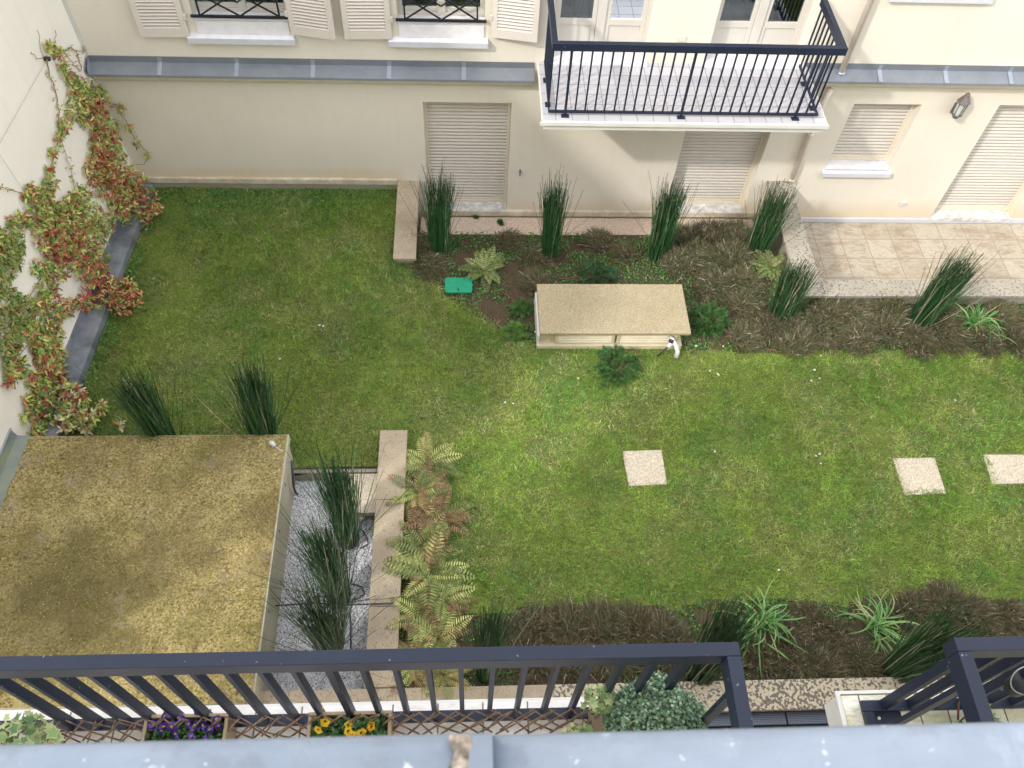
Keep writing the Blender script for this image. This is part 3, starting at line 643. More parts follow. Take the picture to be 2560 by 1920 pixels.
# ------------------------------------------------------------------ neighbour wall at the left
def lwx(y): return -5.094-.0579*(YF-y)
NW=thing('side_wall','tall cream rendered wall along the left side with climber, zinc kerb at its foot','wall',(-5.2,7,.5))
ya,yb=1.6,YF+.3
MB().add([(lwx(ya),ya,-1),(lwx(yb),yb,-1),(lwx(yb),yb,8.3),(lwx(ya),ya,8.3),(lwx(ya)-.3,ya,-1),(lwx(yb)-.3,yb,-1),(lwx(yb)-.3,yb,8.3),(lwx(ya)-.3,ya,8.3)],[(0,1,2,3),(7,6,5,4),(3,2,6,7),(0,3,7,4),(1,5,6,2)]).build('wall',M['wall_left'],NW)
def kerbseg(y0,y1):
    m=MB(); 
    m.add([(lwx(y0)+.0,y0,.80),(lwx(y0)+.012,y0,.80),(lwx(y0)+.02,y0,.675),(lwx(y0)+.245,y0,.655),(lwx(y0)+.255,y0,.40),(lwx(y0),y0,.40)]+[(lwx(y1)+.0,y1,.80),(lwx(y1)+.012,y1,.80),(lwx(y1)+.02,y1,.675),(lwx(y1)+.245,y1,.655),(lwx(y1)+.255,y1,.40),(lwx(y1),y1,.40)],
      [(i,(i+1)%6,(i+1)%6+6,i+6) for i in range(6)]+[(5,4,3,2,1,0),(6,7,8,9,10,11)]); return m
for y0,y1 in ((5.0,6.43),(6.434,8.0),(8.004,10.1)): kerbseg(y0,y1).build('zinc_kerb',M['zinc_old'],NW)

# ------------------------------------------------------------------ low garden walls
def lowwall(name,label,a,b,zc,ov,zb=0.0,cap='cap',body='concrete',t=.055,joints=(),axis=1,group=None):
    (x0,y0),(x1,y1)=a,b; Wl=thing(name,label,'wall',((x0+x1)/2,(y0+y1)/2,zb),group)
    MB().box((x0+ov,y0+ov,zb),(x1-ov,y1-ov,zc-t)).build('wall_body',M[body],Wl)
    cuts=[y0 if axis else x0,*joints,y1 if axis else x1]
    for i in range(len(cuts)-1):
        p,q=cuts[i]+.0015,cuts[i+1]-.0015
        bx=((x0,p,zc-t),(x1,q,zc)) if axis else ((p,y0,zc-t),(q,y1,zc)); MB().box(*bx).build('coping',M[cap],Wl,bevel=.006)
    return Wl
lowwall('garden_wall','short low wall with limestone coping between lawn and house, nearest the first roller shutter',(-1.09,8.53),(-.755,YF-.003),.69,.04,-.3)
lowwall('garden_wall','long low wall with spotted limestone coping between the gravel pit and the ferns',(-1.115,2.42),(-.77,5.60),.70,.03,-.3,joints=(3.3,4.62))
T=thing('terrace_wall','low L-shaped wall with lichen spotted grey coping round the tiled terrace','wall',(4.95,8,-.3))
MB().box((4.86,7.83,-.3),(5.12,YF-.003,.695)).build('wall_body',M['concrete'],T); MB().box((5.121,7.83,-.3),(14,8.02,.694)).build('front_wall_body',M['concrete'],T)
for p,q in ((7.78,8.9),(8.903,YF-.003)): MB().box((4.80,p,.70),(5.17,q,.757)).build('coping',M['cap_grey'],T,bevel=.007)
for p,q in ((5.174,6.55),(6.553,8.2),(8.203,14)): MB().box((p,7.78,.70),(q,8.09,.757)).build('coping',M['cap_grey'],T,bevel=.007)
K=thing('front_coping_wall','long low wall blotched with black lichen along the foot of the near building','wall',(3,2.25,-.5))
MB().box((-5.6,2.17,-2.9),(14,2.37,.60)).build('wall_body',M['concrete'],K)
for p,q,mm in ((-3.0,-1.9,'cap'),(-1.897,-.5,'cap'),(-.497,.9,'cap'),(.903,2.4,'coping_front'),(2.403,4.2,'coping_front'),(4.203,6.5,'coping_front'),(6.503,14,'coping_front')):
    MB().box((p,2.10,.61),(q,2.415,.675)).build('coping',M[mm],K,bevel=.006)

# ------------------------------------------------------------------ mossy roof
Rf=thing('mossy_roof','flat concrete roof thickly crusted with ochre moss beside the left wall','roof',(-3.7,3.8,.2))
x0r,x1r,y0r,y1r,zr=-5.3,-2.165,2.20,5.335,1.05
def mossy():
    st=.022; xs=np.arange(-5.31,x1r+.001,st); ys=np.arange(y0r,y1r+.001,st); X,Y=np.meshgrid(xs,ys,indexing='ij')
    ed=np.minimum(np.minimum(x1r-X,y1r-Y),.06)/.06
    Z=zr+.022+.030*(fbm(X,Y,.16,101)-.4)+.035*(np.random.default_rng(3).random(X.shape)-.5)*.5*np.clip(fbm(X,Y,.3,111)*2-.3,0,1)+.02*(fbm(X,Y,.7,121)-.4)
    Z=np.maximum(Z,zr+.006); Z=Z*ed+(zr+.004)*(1-ed)
    lw=lwx(Y)+.165; X2=np.maximum(X,lw)
    nx,ny=X.shape; idx=np.arange(nx*ny).reshape(nx,ny); q=np.stack([idx[:-1,:-1],idx[1:,:-1],idx[1:,1:],idx[:-1,1:]],-1)
    keep=(X[1:,1:]>lw[1:,1:]); q=q[keep]
    return np.stack([X2,Y,Z],-1).reshape(-1,3),q.reshape(-1,4)
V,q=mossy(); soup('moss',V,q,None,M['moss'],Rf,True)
MB().box((-5.37,y0r,zr-.11),(x1r,y1r,zr)).build('roof_slab',M['woodgrey'],Rf,bevel=.006)
MB().box((-5.4,y0r+.05,-.5),(x1r-.035,y1r-.05,zr-.112)).build('side_wall_body',M['woodgrey'],Rf)
MB().box((x1r-.034,y0r+.05,zr-.24),(x1r-.014,y1r-.08,zr-.113)).build('fascia_board',M['woodgrey'],Rf,bevel=.003)
for yy in (4.75,4.15,3.2,2.6): MB().box((x1r-.0135,yy,zr-.23),(x1r-.010,yy+.012,zr-.12)).build('joint_gap',M['dark'],Rf)
fl=MB(); ye0,ye1=2.2,5.33
fl.add([(lwx(ye0)+.19,ye0,zr+.012),(lwx(ye1)+.19,ye1,zr+.012),(lwx(ye1)+.02,ye1,zr+.03),(lwx(ye0)+.02,ye0,zr+.03),(lwx(ye1)+.002,ye1,zr+.19),(lwx(ye0)+.002,ye0,zr+.19)],[(0,1,2,3),(3,2,4,5)])
fl.build('zinc_flashing',M['flash_moss'],Rf)
MB().bar((lwx(ye0)+.012,ye0,zr+.19),(lwx(ye1)+.012,ye1,zr+.19),.03,.012).build('flashing_edge',M['zinc_seam'],Rf)
# moss tufts standing up from the crust
S=Soup(); n=9000; mx=rng.uniform(-5.1,x1r-.03,n); my=rng.uniform(2.3,y1r-.02,n); k=(fbm(mx,my,.3,111)>.42); mx=mx[k];my=my[k];n=len(mx)
pos=np.stack([mx,my,zr+.024+.030*(fbm(mx,my,.16,101)-.4)+.02*(fbm(mx,my,.7,121)-.4)],1)
leaves(S,pos,nrm(rnddir(n,.1,.9)),rnddir(n,.3,1),rng.uniform(.010,.022,n),rng.uniform(.006,.012,n),mixc([(.34,.26,.09),(.50,.42,.17),(.22,.16,.06),(.20,.21,.05),(.66,.58,.40)],[4,3,3,1.3,.4],n))
S.build('moss_tufts',M['twig'],Rf)
tag(MB().tube([(-2.30,5.14,1.10),(-2.33,5.17,1.125),(-2.37,5.20,1.11)],[.02,.032,.018],8).tube([(-2.29,5.13,1.10),(-2.21,5.08,1.085)],.006,6).build('crumpled_paper',M['white'],None,True),'crumpled white scrap on the far right corner of the mossy roof','litter')
p0=G(730,1155,.75); p1=G(740,1235,.5)
tag(MB().tube([G(729,1152,.85),G(731,1180,.75),G(734,1215,.6),G(739,1232,.42),G(744,1236,.30)],.014,8).build('hose_pipe',M['hose_dark'],None,True),'grey hose hooked over the right side of the mossy roof','hose')
tag(MB().tube([G(735,1188,.45),G(775,1182,.42),G(830,1182,.40),G(880,1184,.38)],.011,8).build('edging_strip',M['dark'],None,True),'black edging strip between the gravel and the lawn corner','edging')
MBp=MB().box((-1.52,4.53,.44),(-1.117,5.07,.53)); tag(MBp.build('step_slab',M['slab_step'],None,bevel=.008),'pebble finish step slab between the gravel pit and the lawn','slab')
tag(MB().box((-1.50,4.60,.24),(-1.12,5.02,.438)).build('step_riser',M['concrete']),'concrete support under the step slab in the gravel pit','block')
tag(MB().box((-2.2,5.12,.0),(-1.12,5.17,.47)).build('pit_edge',M['concrete']),'concrete edge holding the lawn back from the gravel','kerb')
for pts,lab in (([(905,1325,.3),(918,1345,.3),(920,1360,.28),(900,1372,.26)],'short dark drip hose loop on the gravel beside the upper reeds'),([(880,1460,.28),(905,1467,.30),(911,1485,.30),(895,1497,.27),(882,1498,.26)],'curled dark drip hose on the gravel between the reed clumps'),([(875,1535,.3),(877,1570,.27),(877,1622,.26)],'straight dark drip hose on the gravel near the railing'),([(680,1515,.5),(790,1507,.34),(860,1513,.3),(930,1510,.72),(985,1508,.74)],'long thin dark hose crossing the gravel and the low wall')):
    tag(MB().tube([G(*p) for p in pts],.009,8).build('drip_hose',M['hose_dark'],None,True),lab,'hose','drip hoses')
for pts,lab in (([(1248,727,.55),(1275,742,.56),(1297,766,.55)],'brown drip hose in the bed between fern and stone housing'),([(1530,651,.5),(1560,660,.52),(1590,675,.5)],'brown drip hose behind the stone housing'),([(1395,698,.55),(1450,693,.55)],'brown drip hose touching the back left of the stone housing'),([(1920,873,.56),(1950,880,.56),(1990,878,.56)],'brown drip hose at the lawn edge of the heather bed'),([(1150,1545,.56),(1200,1538,.58),(1240,1550,.55)],'brown drip hose beside the ferns near the railing')):
    tag(MB().tube([G(*p) for p in pts],.010,8).build('drip_hose',M['hose'],None,True),lab,'hose','drip hoses')

# ------------------------------------------------------------------ stone vent housing
H_=thing('vent_housing','cream stone ventilation housing with pebbled lid and louvred front in the bed','housing',(2,7.4,.5))
MB().box((.975,6.99,.845),(3.055,7.875,.90)).build('lid',M['slab_lid'],H_,bevel=.012)
MB().box((1.0,7.10,.3),(2.95,7.80,.843)).build('body',M['housing'],H_)
MB().box((.955,7.0,.3),(2.99,7.85,.60)).build('base_ledge',M['housing'],H_,bevel=.008)
MB().box((.955,7.03,.602),(.985,7.8,.80)).build('end_panel',M['marble'],H_,bevel=.004)
for a,b in ((1.24,1.99),(2.10,2.86)):
    m=MB(); m.box((a-.04,7.03,.612),(a,7.099,.842));m.box((b,7.03,.612),(b+.04,7.099,.842)); fr=m.build('vent_frame',M['housing'],H_,bevel=.003)
    m=MB()
    for k in range(4):
        z=.640+k*.052; m.add([(a,7.03,z),(b,7.03,z),(b,7.075,z+.022),(a,7.075,z+.022),(a,7.03,z-.010),(b,7.03,z-.010),(b,7.075,z+.012),(a,7.075,z+.012)],[(0,1,2,3),(7,6,5,4),(0,4,5,1)])
    m.build('vent_louvres',M['louvre_stone'],fr); MB().box((a+.001,7.088,.612),(b-.001,7.098,.842)).build('vent_backing',M['concrete'],fr)
Tp=thing('garden_tap','garden tap wrapped in white insulation on the front of the stone housing','tap',(2.85,6.98,.6))
MB().tube([(2.80,7.03,.78),(2.80,6.97,.78),(2.79,6.93,.74),(2.76,6.90,.70)],.030,10).build('wrapped_pipe',M['white'],Tp,True)
MB().tube([(2.80,6.98,.79),(2.86,6.92,.73),(2.90,6.87,.64),(2.89,6.83,.56)],[.03,.03,.032,.034],10).build('wrapped_spout',M['white'],Tp,True)
MB().tube([(2.80,6.96,.80),(2.785,6.93,.765)],.034,10).build('tap_band',M['dark'],Tp,True)
MB().tube([(2.76,6.91,.70),(2.70,6.88,.62),(2.63,6.86,.55)],.010,8).build('tap_hose',M['dark'],Tp,True)
# green valve box
Vb=thing('valve_box','green plastic irrigation box lid set in the bed beside the fern','valve box',(-.13,8.13,.48))
def rrect(x0,x1,y0,y1,z0,z1,r,m,n=5):
    pts=[]
    for cx_,cy_,a0 in ((x1-r,y1-r,0),(x0+r,y1-r,90),(x0+r,y0+r,180),(x1-r,y0+r,270)):
        for k in range(n+1):
            t=math.radians(a0+90*k/n); pts.append((cx_+r*math.cos(t),cy_+r*math.sin(t)))
    N=len(pts); return m.add([(a,b,z0) for a,b in pts]+[(a,b,z1) for a,b in pts],[(i,(i+1)%N,(i+1)%N+N,i+N) for i in range(N)]+[tuple(range(N))[::-1],tuple(range(N,2*N))])
rrect(-.33,.07,7.99,8.275,.545,.572,.045,MB()).build('lid',M['green'],Vb,bevel=.004)
rrect(-.345,.085,7.975,8.29,.40,.540,.05,MB()).build('box_rim',M['dark'],Vb)
m=MB()
for k in range(7): m.box((-.30+k*.05,8.03,.5722),(-.296+k*.05,8.24,.5745))
m.build('lid_ribs',M['green'],Vb); MB().tube([(-.13,8.03,.571),(-.13,8.03,.5755)],.013,10).tube([(-.13,8.06,.571),(-.13,8.06,.5755)],.009,10).build('bolt',M['dark'],Vb)
# stepping stones
for px4,lab in (([(1555,1127),(1654,1124),(1668,1210),(1572,1215)],'square pebbled stepping stone in the middle of the lawn'),([(2232,1145),(2337,1143),(2366,1234),(2262,1238)],'larger pale pebbled stepping stone at the right of the lawn, edge raised'),([(2458,1136),(2560,1136),(2582,1208),(2480,1210)],'pebbled stepping stone furthest right on the lawn')):
    c=[G(a,b,.54) for a,b in px4]; m=MB(); m.add([(p[0],p[1],.46) for p in c]+[(p[0],p[1],.54) for p in c],[(0,1,2,3),(4,5,6,7),(0,1,5,4),(1,2,6,5),(2,3,7,6),(3,0,4,7)])
    tag(m.build('stepping_stone',M['slab_step'],None,bevel=.008),lab,'stepping stone','stepping stones in the lawn')
# daisies
for i,(x,y) in enumerate([(808,815),(799,813),(700,897),(1446,946),(1263,1006),(1283,1009),(1775,927),(1794,935),(1797,938),(1787,1129),(2052,889),(2036,925),(2028,952),(2049,946),(2040,1140),(2049,1135),(2052,1159),(2388,1001),(2312,1492),(2313,1511),(1947,1425),(1338,830),(1740,865),(1808,866),(366,574)]):
    p=G(x,y,.56); S=Soup(); n=12; a=np.arange(n)*2*np.pi/n+rng.uniform(0,1); d=np.stack([np.cos(a),np.sin(a),np.full(n,.25)],1)
    s=1.0+.5*rng.random(); leaves(S,np.repeat([p],n,0),d,np.repeat([[0,0,1.]],n,0),np.full(n,.014*s),np.full(n,.007*s),np.full((n,3),.8))
    D=thing('daisy','tiny white daisy flowering in the short grass','flower',(p[0],p[1],.52),'daisies scattered over the lawn'); S.build('petals',M['petal'],D); 
    MB().tube([(p[0],p[1],.52),(p[0],p[1],.562)],[.0015,.004],6).build('flower_head',simple('daisy_yellow',(.6,.4,.05)) if i==0 else bpy.data.materials['daisy_yellow'],D)

# ------------------------------------------------------------------ plants
def horsetail(base,py_top,r,n,label,hmin=.5,name='horsetail_clump',pot=False,dark=1.0,spread=.02,dry=.05):
    n=int(n*1.6); r=r*rng.uniform(.88,1.05); lv=np.array([rng.normal(0,.035),rng.normal(0,.035),0])
    base=np.array(base,float); h=height_to(base,py_top)
    T_=thing(name,label,'reeds',base,'horsetail reed clumps'); S=Soup()
    a=rng.uniform(0,2*np.pi,n); rr=r*np.sqrt(rng.random(n)); o=np.stack([np.cos(a)*rr,np.sin(a)*rr,np.zeros(n)],1)
    P0=base+o-np.array([0,0,.02]); L=h*np.clip(rng.normal(.84,.085,n),hmin,1.05); L[rng.random(n)<.05]*=1.12; dirs=nrm(o*spread/r+np.array([0,0,1.0])+lv+rng.normal(0,.026,(n,3)))
    k=rng.random(n)<.07; dirs[k]=nrm(dirs[k]+rng.normal(0,.20,(k.sum(),3)))
    K=6; t=np.linspace(0,1,K)[None,:,None]; bend=rng.normal(0,.03,(n,3)); bend[:,2]=0
    P=P0[:,None]+dirs[:,None]*L[:,None,None]*t+bend[:,None]*(t**2)*L[:,None,None]*1.5
    c=mixc([(.038,.13,.045),(.070,.20,.065),(.020,.062,.028),(.55,.50,.36)],[5,4,3,dry*14],n,.25)*dark
    rad=rng.uniform(.0035,.0058,n)
    # three-sided stems with paler joints
    fr=np.array([[math.cos(q),math.sin(q),0] for q in (0,2.1,4.2)])
    taper=np.linspace(1,.55,K)
    V=P[:,:,None,:]+fr[None,None]*(rad[:,None]*taper[None])[:,:,None,None]; V=V.reshape(-1,3)
    b=(np.arange(n)*K*3)[:,None,None,None]; i=(np.arange(K-1)*3)[None,:,None,None]; kk=np.array([[0,1,4,3],[1,2,5,4],[2,0,3,5]])[None,None]
    C=np.repeat(c,K*3,axis=0).reshape(n,K,3,3).copy(); C[:,K-1]*=.5; C[:,K-1]+=.01
    S.add(V,(b+i+kk).reshape(-1,4),C.reshape(-1,3))
    # pale joints
    m_=n*3; j=rng.integers(0,n,m_); tt=rng.uniform(.1,.95,m_)[:,None]; pj=P0[j]+dirs[j]*L[j][:,None]*tt+bend[j]*(tt**2)*L[j][:,None]*1.5
    strips(S,np.stack([pj,pj+dirs[j]*.010],1),np.full((m_,2),.0115),nrm(np.array([[1,.2,0]])+rng.normal(0,.3,(m_,3))),mixc([(.34,.42,.25),(.16,.26,.13)],[1,1],m_)); S.build('stems',M['reed'],T_)
    if pot:
        MB().tube([base+np.array([0,0,-.05]),base+np.array([0,0,.16])],[r*.9,r*1.05],18).build('pot',M['dark'],T_,True)
    return T_
gz=lambda x,y:float(lz(x,y))
def gb(x,y,z=None):
    p=G(x,y,.5)
    for _ in range(4): p=G(x,y,gz(p[0],p[1]) if z is None else z)
    return p
horsetail(gb(1098,628),448,.16,230,'dark green horsetail clump in front of the first roller shutter')
horsetail(gb(1372,645),455,.14,200,'dark green horsetail clump in front of the wall between the roller shutters')
horsetail(gb(1640,642),450,.16,210,'horsetail clump with pale dead stems in front of the second roller shutter',dry=.12)
horsetail(gb(1888,636),470,.17,230,'horsetail clump leaning against the end of the terrace wall',dry=.1)
horsetail(gb(1945,795),655,.17,240,'horsetail clump standing before the terrace wall corner beside a fern',dry=.12)
horsetail(gb(2300,800),625,.19,260,'large horsetail clump overlapping the terrace tiles',dry=.12)
horsetail(gb(2575,835),720,.14,160,'horsetail clump cut off by the right picture edge')
horsetail(G(425,1120,.52),935,.15,230,'horsetail clump behind the mossy roof, the one nearer the left wall',dark=.9,dry=.03)
horsetail(G(668,1120,.52),925,.16,250,'horsetail clump behind the mossy roof near its right corner',dry=.06)
horsetail(G(872,1352,.25),1160,.125,260,'tall horsetail clump on the gravel, the one nearest the step slab',pot=True,spread=.03)
horsetail(G(850,1495,.25),1310,.125,250,'middle horsetail clump on the gravel',pot=True,spread=.04,dry=.09)
horsetail(G(832,1640,.25),1445,.12,220,'horsetail clump on the gravel nearest the railing',spread=.06,dark=.9)
horsetail(G(1215,1690,.5),1570,.12,170,'horsetail clump beyond the railing next to the last fern',dark=.9)
horsetail(G(1745,1690,.5),1560,.16,260,'horsetail clump behind the corner of the near railing, beside strappy leaves',dark=.85,dry=.06)
horsetail(G(2235,1680,.5),1560,.15,260,'spreading dark horsetail clump in the near bed at right',dark=.9,spread=.09,dry=.08)

def frond(S,p,d,L,col,droop,K=22,brown=0.0):
    d=np.array(d,float); d=d/np.linalg.norm(d); h=np.array([d[0],d[1],0]); h/=np.linalg.norm(h)+1e-9
    t=np.linspace(0,1,K); ang0=math.asin(np.clip(d[2],-1,1)); ang=ang0-droop*t**1.3
    st=np.stack([np.cos(ang)[:,None]*h[None]+np.sin(ang)[:,None]*np.array([0,0,1])],0)[0]
    P=p+np.concatenate([[np.zeros(3)],np.cumsum(st[:-1]*L/(K-1),axis=0)]); side=np.cross(h,[0,0,1.0]); side/=np.linalg.norm(side)
    side=side*math.cos(.2)+np.array([0,0,1])*rng.normal(0,.12)
    strips(S,P[None],np.linspace(.005,.002,K)[None],side[None],np.array([[.22,.17,.08]])*(1 if brown<.5 else .8))
    for sgn in (-1,1):
        idx=np.arange(1,K); tt=t[idx]; pl=L*.23*np.sin(np.pi*np.clip(tt*.92+.08,0,1))**.75*(1-.3*tt)+.006
        dd=nrm(side*sgn*.9+st[idx]*.45+np.array([0,0,-.10])); up_=nrm(np.cross(dd,st[idx])*sgn+rng.normal(0,.15,(len(idx),3)))
        c=np.array(col)[None]*rng.uniform(.8,1.25,(len(idx),1)); 
        tipb=(tt>1-brown*.8)[:,None]; c=np.where(tipb,np.array([[.27,.17,.09]])*rng.uniform(.7,1.3,(len(idx),1)),c)
        leaves(S,P[idx],dd,up_,pl,np.full(len(idx),L/K*.66),c,.15)
def fern(x,y,z,nf,L,label,cols,brown=.15,elev=(.25,.9)):
    p=G(x,y,z); T_=thing('fern',label,'fern',(p[0],p[1],z-.02),'ferns'); S=Soup(); n0=rng.uniform(0,6)
    nf=int(nf*1.25)
    for k in range(nf):
        a=n0+2*math.pi*k/nf*1.0+rng.normal(0,.2)+ (2.4*k if k%3==0 else 0); e=rng.uniform(*elev); l=L*rng.uniform(.7,1.15)
        frond(S,p+np.array([0,0,.03]),[math.cos(a)*math.cos(e),math.sin(a)*math.cos(e),math.sin(e)],l,np.array(cols[rng.integers(len(cols))])*(.5+.7*rng.random()),rng.uniform(.6,1.4),int(rng.integers(14,18)),max(0,brown*rng.random()*2.0-.25))
    S.build('fronds',M['leaf'],T_)
    S=Soup(); n=160; q=p+np.stack([rng.normal(0,.06,n),rng.normal(0,.06,n),rng.uniform(0,.05,n)],1)
    leaves(S,q,rnddir(n,-.2,.8),rnddir(n),rng.uniform(.03,.07,n),rng.uniform(.004,.010,n),mixc([(.13,.065,.03),(.22,.12,.06),(.06,.035,.02)],[3,2,2],n)); S.build('dead_base',M['twig'],T_)
FG=[(.25,.34,.10),(.31,.40,.14),(.18,.28,.09),(.34,.40,.16)]; FO=[(.36,.43,.14),(.50,.54,.19),(.27,.35,.11),(.46,.36,.16)]
fern(1212,682,.55,19,.40,'pale green fern beside the green valve box',FG,.2)
fern(1925,672,.50,16,.36,'fern between the horsetail clumps at the terrace wall corner',FG,.3)
fern(1068,1165,.56,20,.46,'fern at the far end of the low wall, nearest the lawn corner',FO,.2)
fern(1045,1235,.58,18,.42,'second fern of the row, spilling over the coping',FO,.45)
fern(1092,1298,.56,22,.46,'fern with the most dead brown fronds in the row by the low wall',FO,.85)
fern(1052,1370,.58,20,.44,'fern in the row just below the brownest one',FO,.3)
fern(1075,1440,.56,24,.52,'broad fern at the middle of the row by the low wall',FO,.3)
fern(1105,1500,.56,18,.44,'fern reaching furthest out over the lawn edge',FO,.5)
fern(1050,1545,.58,20,.42,'fern in the row just beyond the near railing',FO,.25)
fern(1095,1600,.56,20,.42,'fern against the far side of the near handrail',FO,.45)
fern(1035,1670,.58,17,.38,'fern partly hidden by the near handrail',FO,.35)
fern(1110,1690,.56,19,.40,'last fern of the row seen between the near balusters',FO,.2)

def pine(x,y,z,r,label,col=(.07,.17,.05),n=90,hgt=.8):
    p=G(x,y,z); T_=thing('dwarf_pine',label,'shrub',(p[0],p[1],z),'dwarf pines'); S=Soup()
    q=rnddir(n,.0,1); q=q*np.array([1,1,hgt])*r*rng.uniform(.55,1.05,(n,1))*(1+.15*np.sin(q[:,:1]*9)); tips=p+q+np.array([0,0,.03])
    for i in range(n):
        m_=46; d=nrm(nrm(q[i:i+1]+np.array([0,0,.25*r]))*rng.uniform(.1,1.0,(m_,1))+rnddir(m_)*.62); L=rng.uniform(.03,.055,m_)
        P=np.stack([np.repeat(tips[i:i+1]-nrm(q[i:i+1])*.02*rng.random((m_,1)),m_,0)[:m_] if False else tips[i]-nrm(q[i])*rng.uniform(0,.06,(m_,1)),np.zeros((m_,3))],1); P[:,1]=P[:,0]+d*L[:,None]
        c=np.array(col)*rng.uniform(.7,1.6)*rng.uniform(.7,1.4,(m_,1)); strips(S,P,np.stack([np.full(m_,.006),np.full(m_,.003)],1),nrm(np.cross(d,rnddir(m_))),c)
    S.build('needles',M['leaf'],T_)
    mb=MB()
    for i in range(0,n,3): mb.tube([p+np.array([0,0,-.03]),p+q[i]*.5,tips[i]],[.012,.008,.004],5)
    mb.build('branches',M['willow'],T_)
pine(1540,925,.52,.33,'round dark dwarf pine on the lawn in front of the stone housing',n=170)
pine(1768,815,.50,.33,'dark dwarf pine to the right of the stone housing',n=160)
pine(1285,838,.50,.21,'brighter green dwarf pine left of the stone housing, lower of the pair',(.15,.27,.07),80)
pine(1300,780,.50,.19,'green dwarf pine left of the stone housing, upper of the pair',(.10,.21,.06),70)
pine(1490,700,.50,.30,'dark dwarf pine half hidden behind the stone housing',(.06,.13,.055),120)

def strappy(x,y,z,n,L,label,seed=0,wd=.021):
    p=G(x,y,z); T_=thing('strap_leaf_plant',label,'plant',(p[0],p[1],z),'strap leaved plants'); S=Soup(); K=12
    a=rng.uniform(0,2*np.pi,n); e=rng.uniform(.5,1.4,n); Ls=L*rng.uniform(.55,1.2,n); t=np.linspace(0,1,K)
    for i in range(n):
        ang=e[i]-rng.uniform(1.3,3.6)*t**rng.uniform(1.0,2.2); az=a[i]+rng.normal(0,1.1)*t**1.5
        st=np.stack([np.cos(ang)*np.cos(az),np.cos(ang)*np.sin(az),np.sin(ang)],1); P=p+np.array([rng.normal(0,.06),rng.normal(0,.06),0])+np.concatenate([[np.zeros(3)],np.cumsum(st[:-1]*Ls[i]/(K-1),0)])
        P[:,2]=np.maximum(P[:,2],z+.01)
        sd=np.array([-math.sin(a[i]),math.cos(a[i]),rng.normal(0,.35)]); sd/=np.linalg.norm(sd)
        W_=wd*rng.uniform(.6,1.15)*np.sin(np.pi*np.clip(t*.8+.2,0,1))**.6; W_[-1]=.001
        c=mixc([(.15,.34,.10),(.26,.45,.16),(.10,.25,.075),(.42,.42,.20)],[4,3,3,.7],1)
        # V fold: two half strips
        fold=np.cross(sd,st); h=sd[None]*W_[:,None]*.25; up_=-np.abs(fold)*0
        V1=P-sd[None]*W_[:,None]/2+np.array([0,0,1])*W_[:,None]*.22; V2=P; V3=P+sd[None]*W_[:,None]/2+np.array([0,0,1])*W_[:,None]*.22
        V=np.stack([V1,V2,V3],1).reshape(-1,3); ii=(np.arange(K-1)*3)[:,None,None]; q=np.array([[0,1,4,3],[1,2,5,4]])[None]
        S.add(V,(ii+q).reshape(-1,4),np.repeat(c,len(V),0))
    S.build('leaves',M['leaf'],T_,True)
strappy(2435,815,.52,85,.55,'bright green strap leaved plant in front of the terrace wall')
strappy(1895,1560,.52,60,.68,'arching strap leaved plant beyond the corner of the near railing')
strappy(2185,1570,.52,52,.56,'strap leaved plant with broad leaves in the near bed between the balconies')

def heather(x,y,r,label,group,warm=.5,h=.22,n=620):
    p=gb(x,y); p[2]=gz(p[0],p[1]); n=int(n*2.2)
    T_=thing('heather_shrub',label,'shrub',p,group); S=Soup(); a=rng.uniform(0,2*np.pi,n); rr=r*np.sqrt(rng.random(n)); hz=h*(1-(rr/r)**2*.65)*rng.uniform(.55,1,n)
    o=np.stack([np.cos(a)*rr,np.sin(a)*rr,hz*.62],1); sw=np.array([rng.normal(0,.5),rng.normal(0,.5),.0])
    d=nrm(np.stack([np.cos(a)*rr/r,np.sin(a)*rr/r,np.full(n,.7)],1)+sw+rng.normal(0,.45,(n,3))); L=rng.uniform(.045,.125,n)
    P0=p+o; b=rng.normal(0,.028,(n,3)); P=np.stack([P0,P0+d*(L*.5)[:,None]+b*.5,P0+d*L[:,None]+b-np.array([0,0,.01])],1)
    c=mixc([(.15,.105,.07),(.14,.145,.07),(.26,.215,.155),(.095,.125,.055),(.52,.47,.38)],[2.3*warm+1,3.4,1.5,3*(1-warm)+1.2,.35],n,.3)
    Ws=rng.uniform(.0035,.007,n)
    strips(S,P,np.stack([Ws,Ws,Ws*.4],1),nrm(np.cross(d,rnddir(n))),c)
    # needle-like side leaves
    m_=n*2; j=rng.integers(0,n,m_); t=rng.random((m_,1)); q=P[j,0]*(1-t)+P[j,2]*t; dd=nrm(d[j]+rnddir(m_)*.9)
    strips(S,np.stack([q,q+dd*rng.uniform(.012,.03,(m_,1))],1),np.full((m_,2),.0035),nrm(np.cross(dd,rnddir(m_))),c[j]*rng.uniform(.7,1.3,(m_,1)))
    S.build('twigs',M['twig'],T_)
g1='heather mounds in the bed along the house'; g2='heather mounds in front of the terrace wall'; g3='heather mounds in the near bed'
for x,y,r in [(1035,612,.2),(1075,672,.26),(1270,612,.24),(1340,655,.24),(1335,712,.2),(1500,612,.25),(1560,640,.15)]: heather(x,y,r,'low brown heather mound between the first reeds and the stone housing',g1,.8,.20,560)
for x,y,r in [(1712,610,.27),(1775,600,.3),(1835,600,.26),(1700,668,.26),(1765,665,.32),(1830,655,.3),(1790,725,.28),(1850,720,.26),(1735,640,.2),(1860,770,.2)]: heather(x,y,r,'tangled grey brown heather mound right of the stone housing',g1,.35,.36,820)
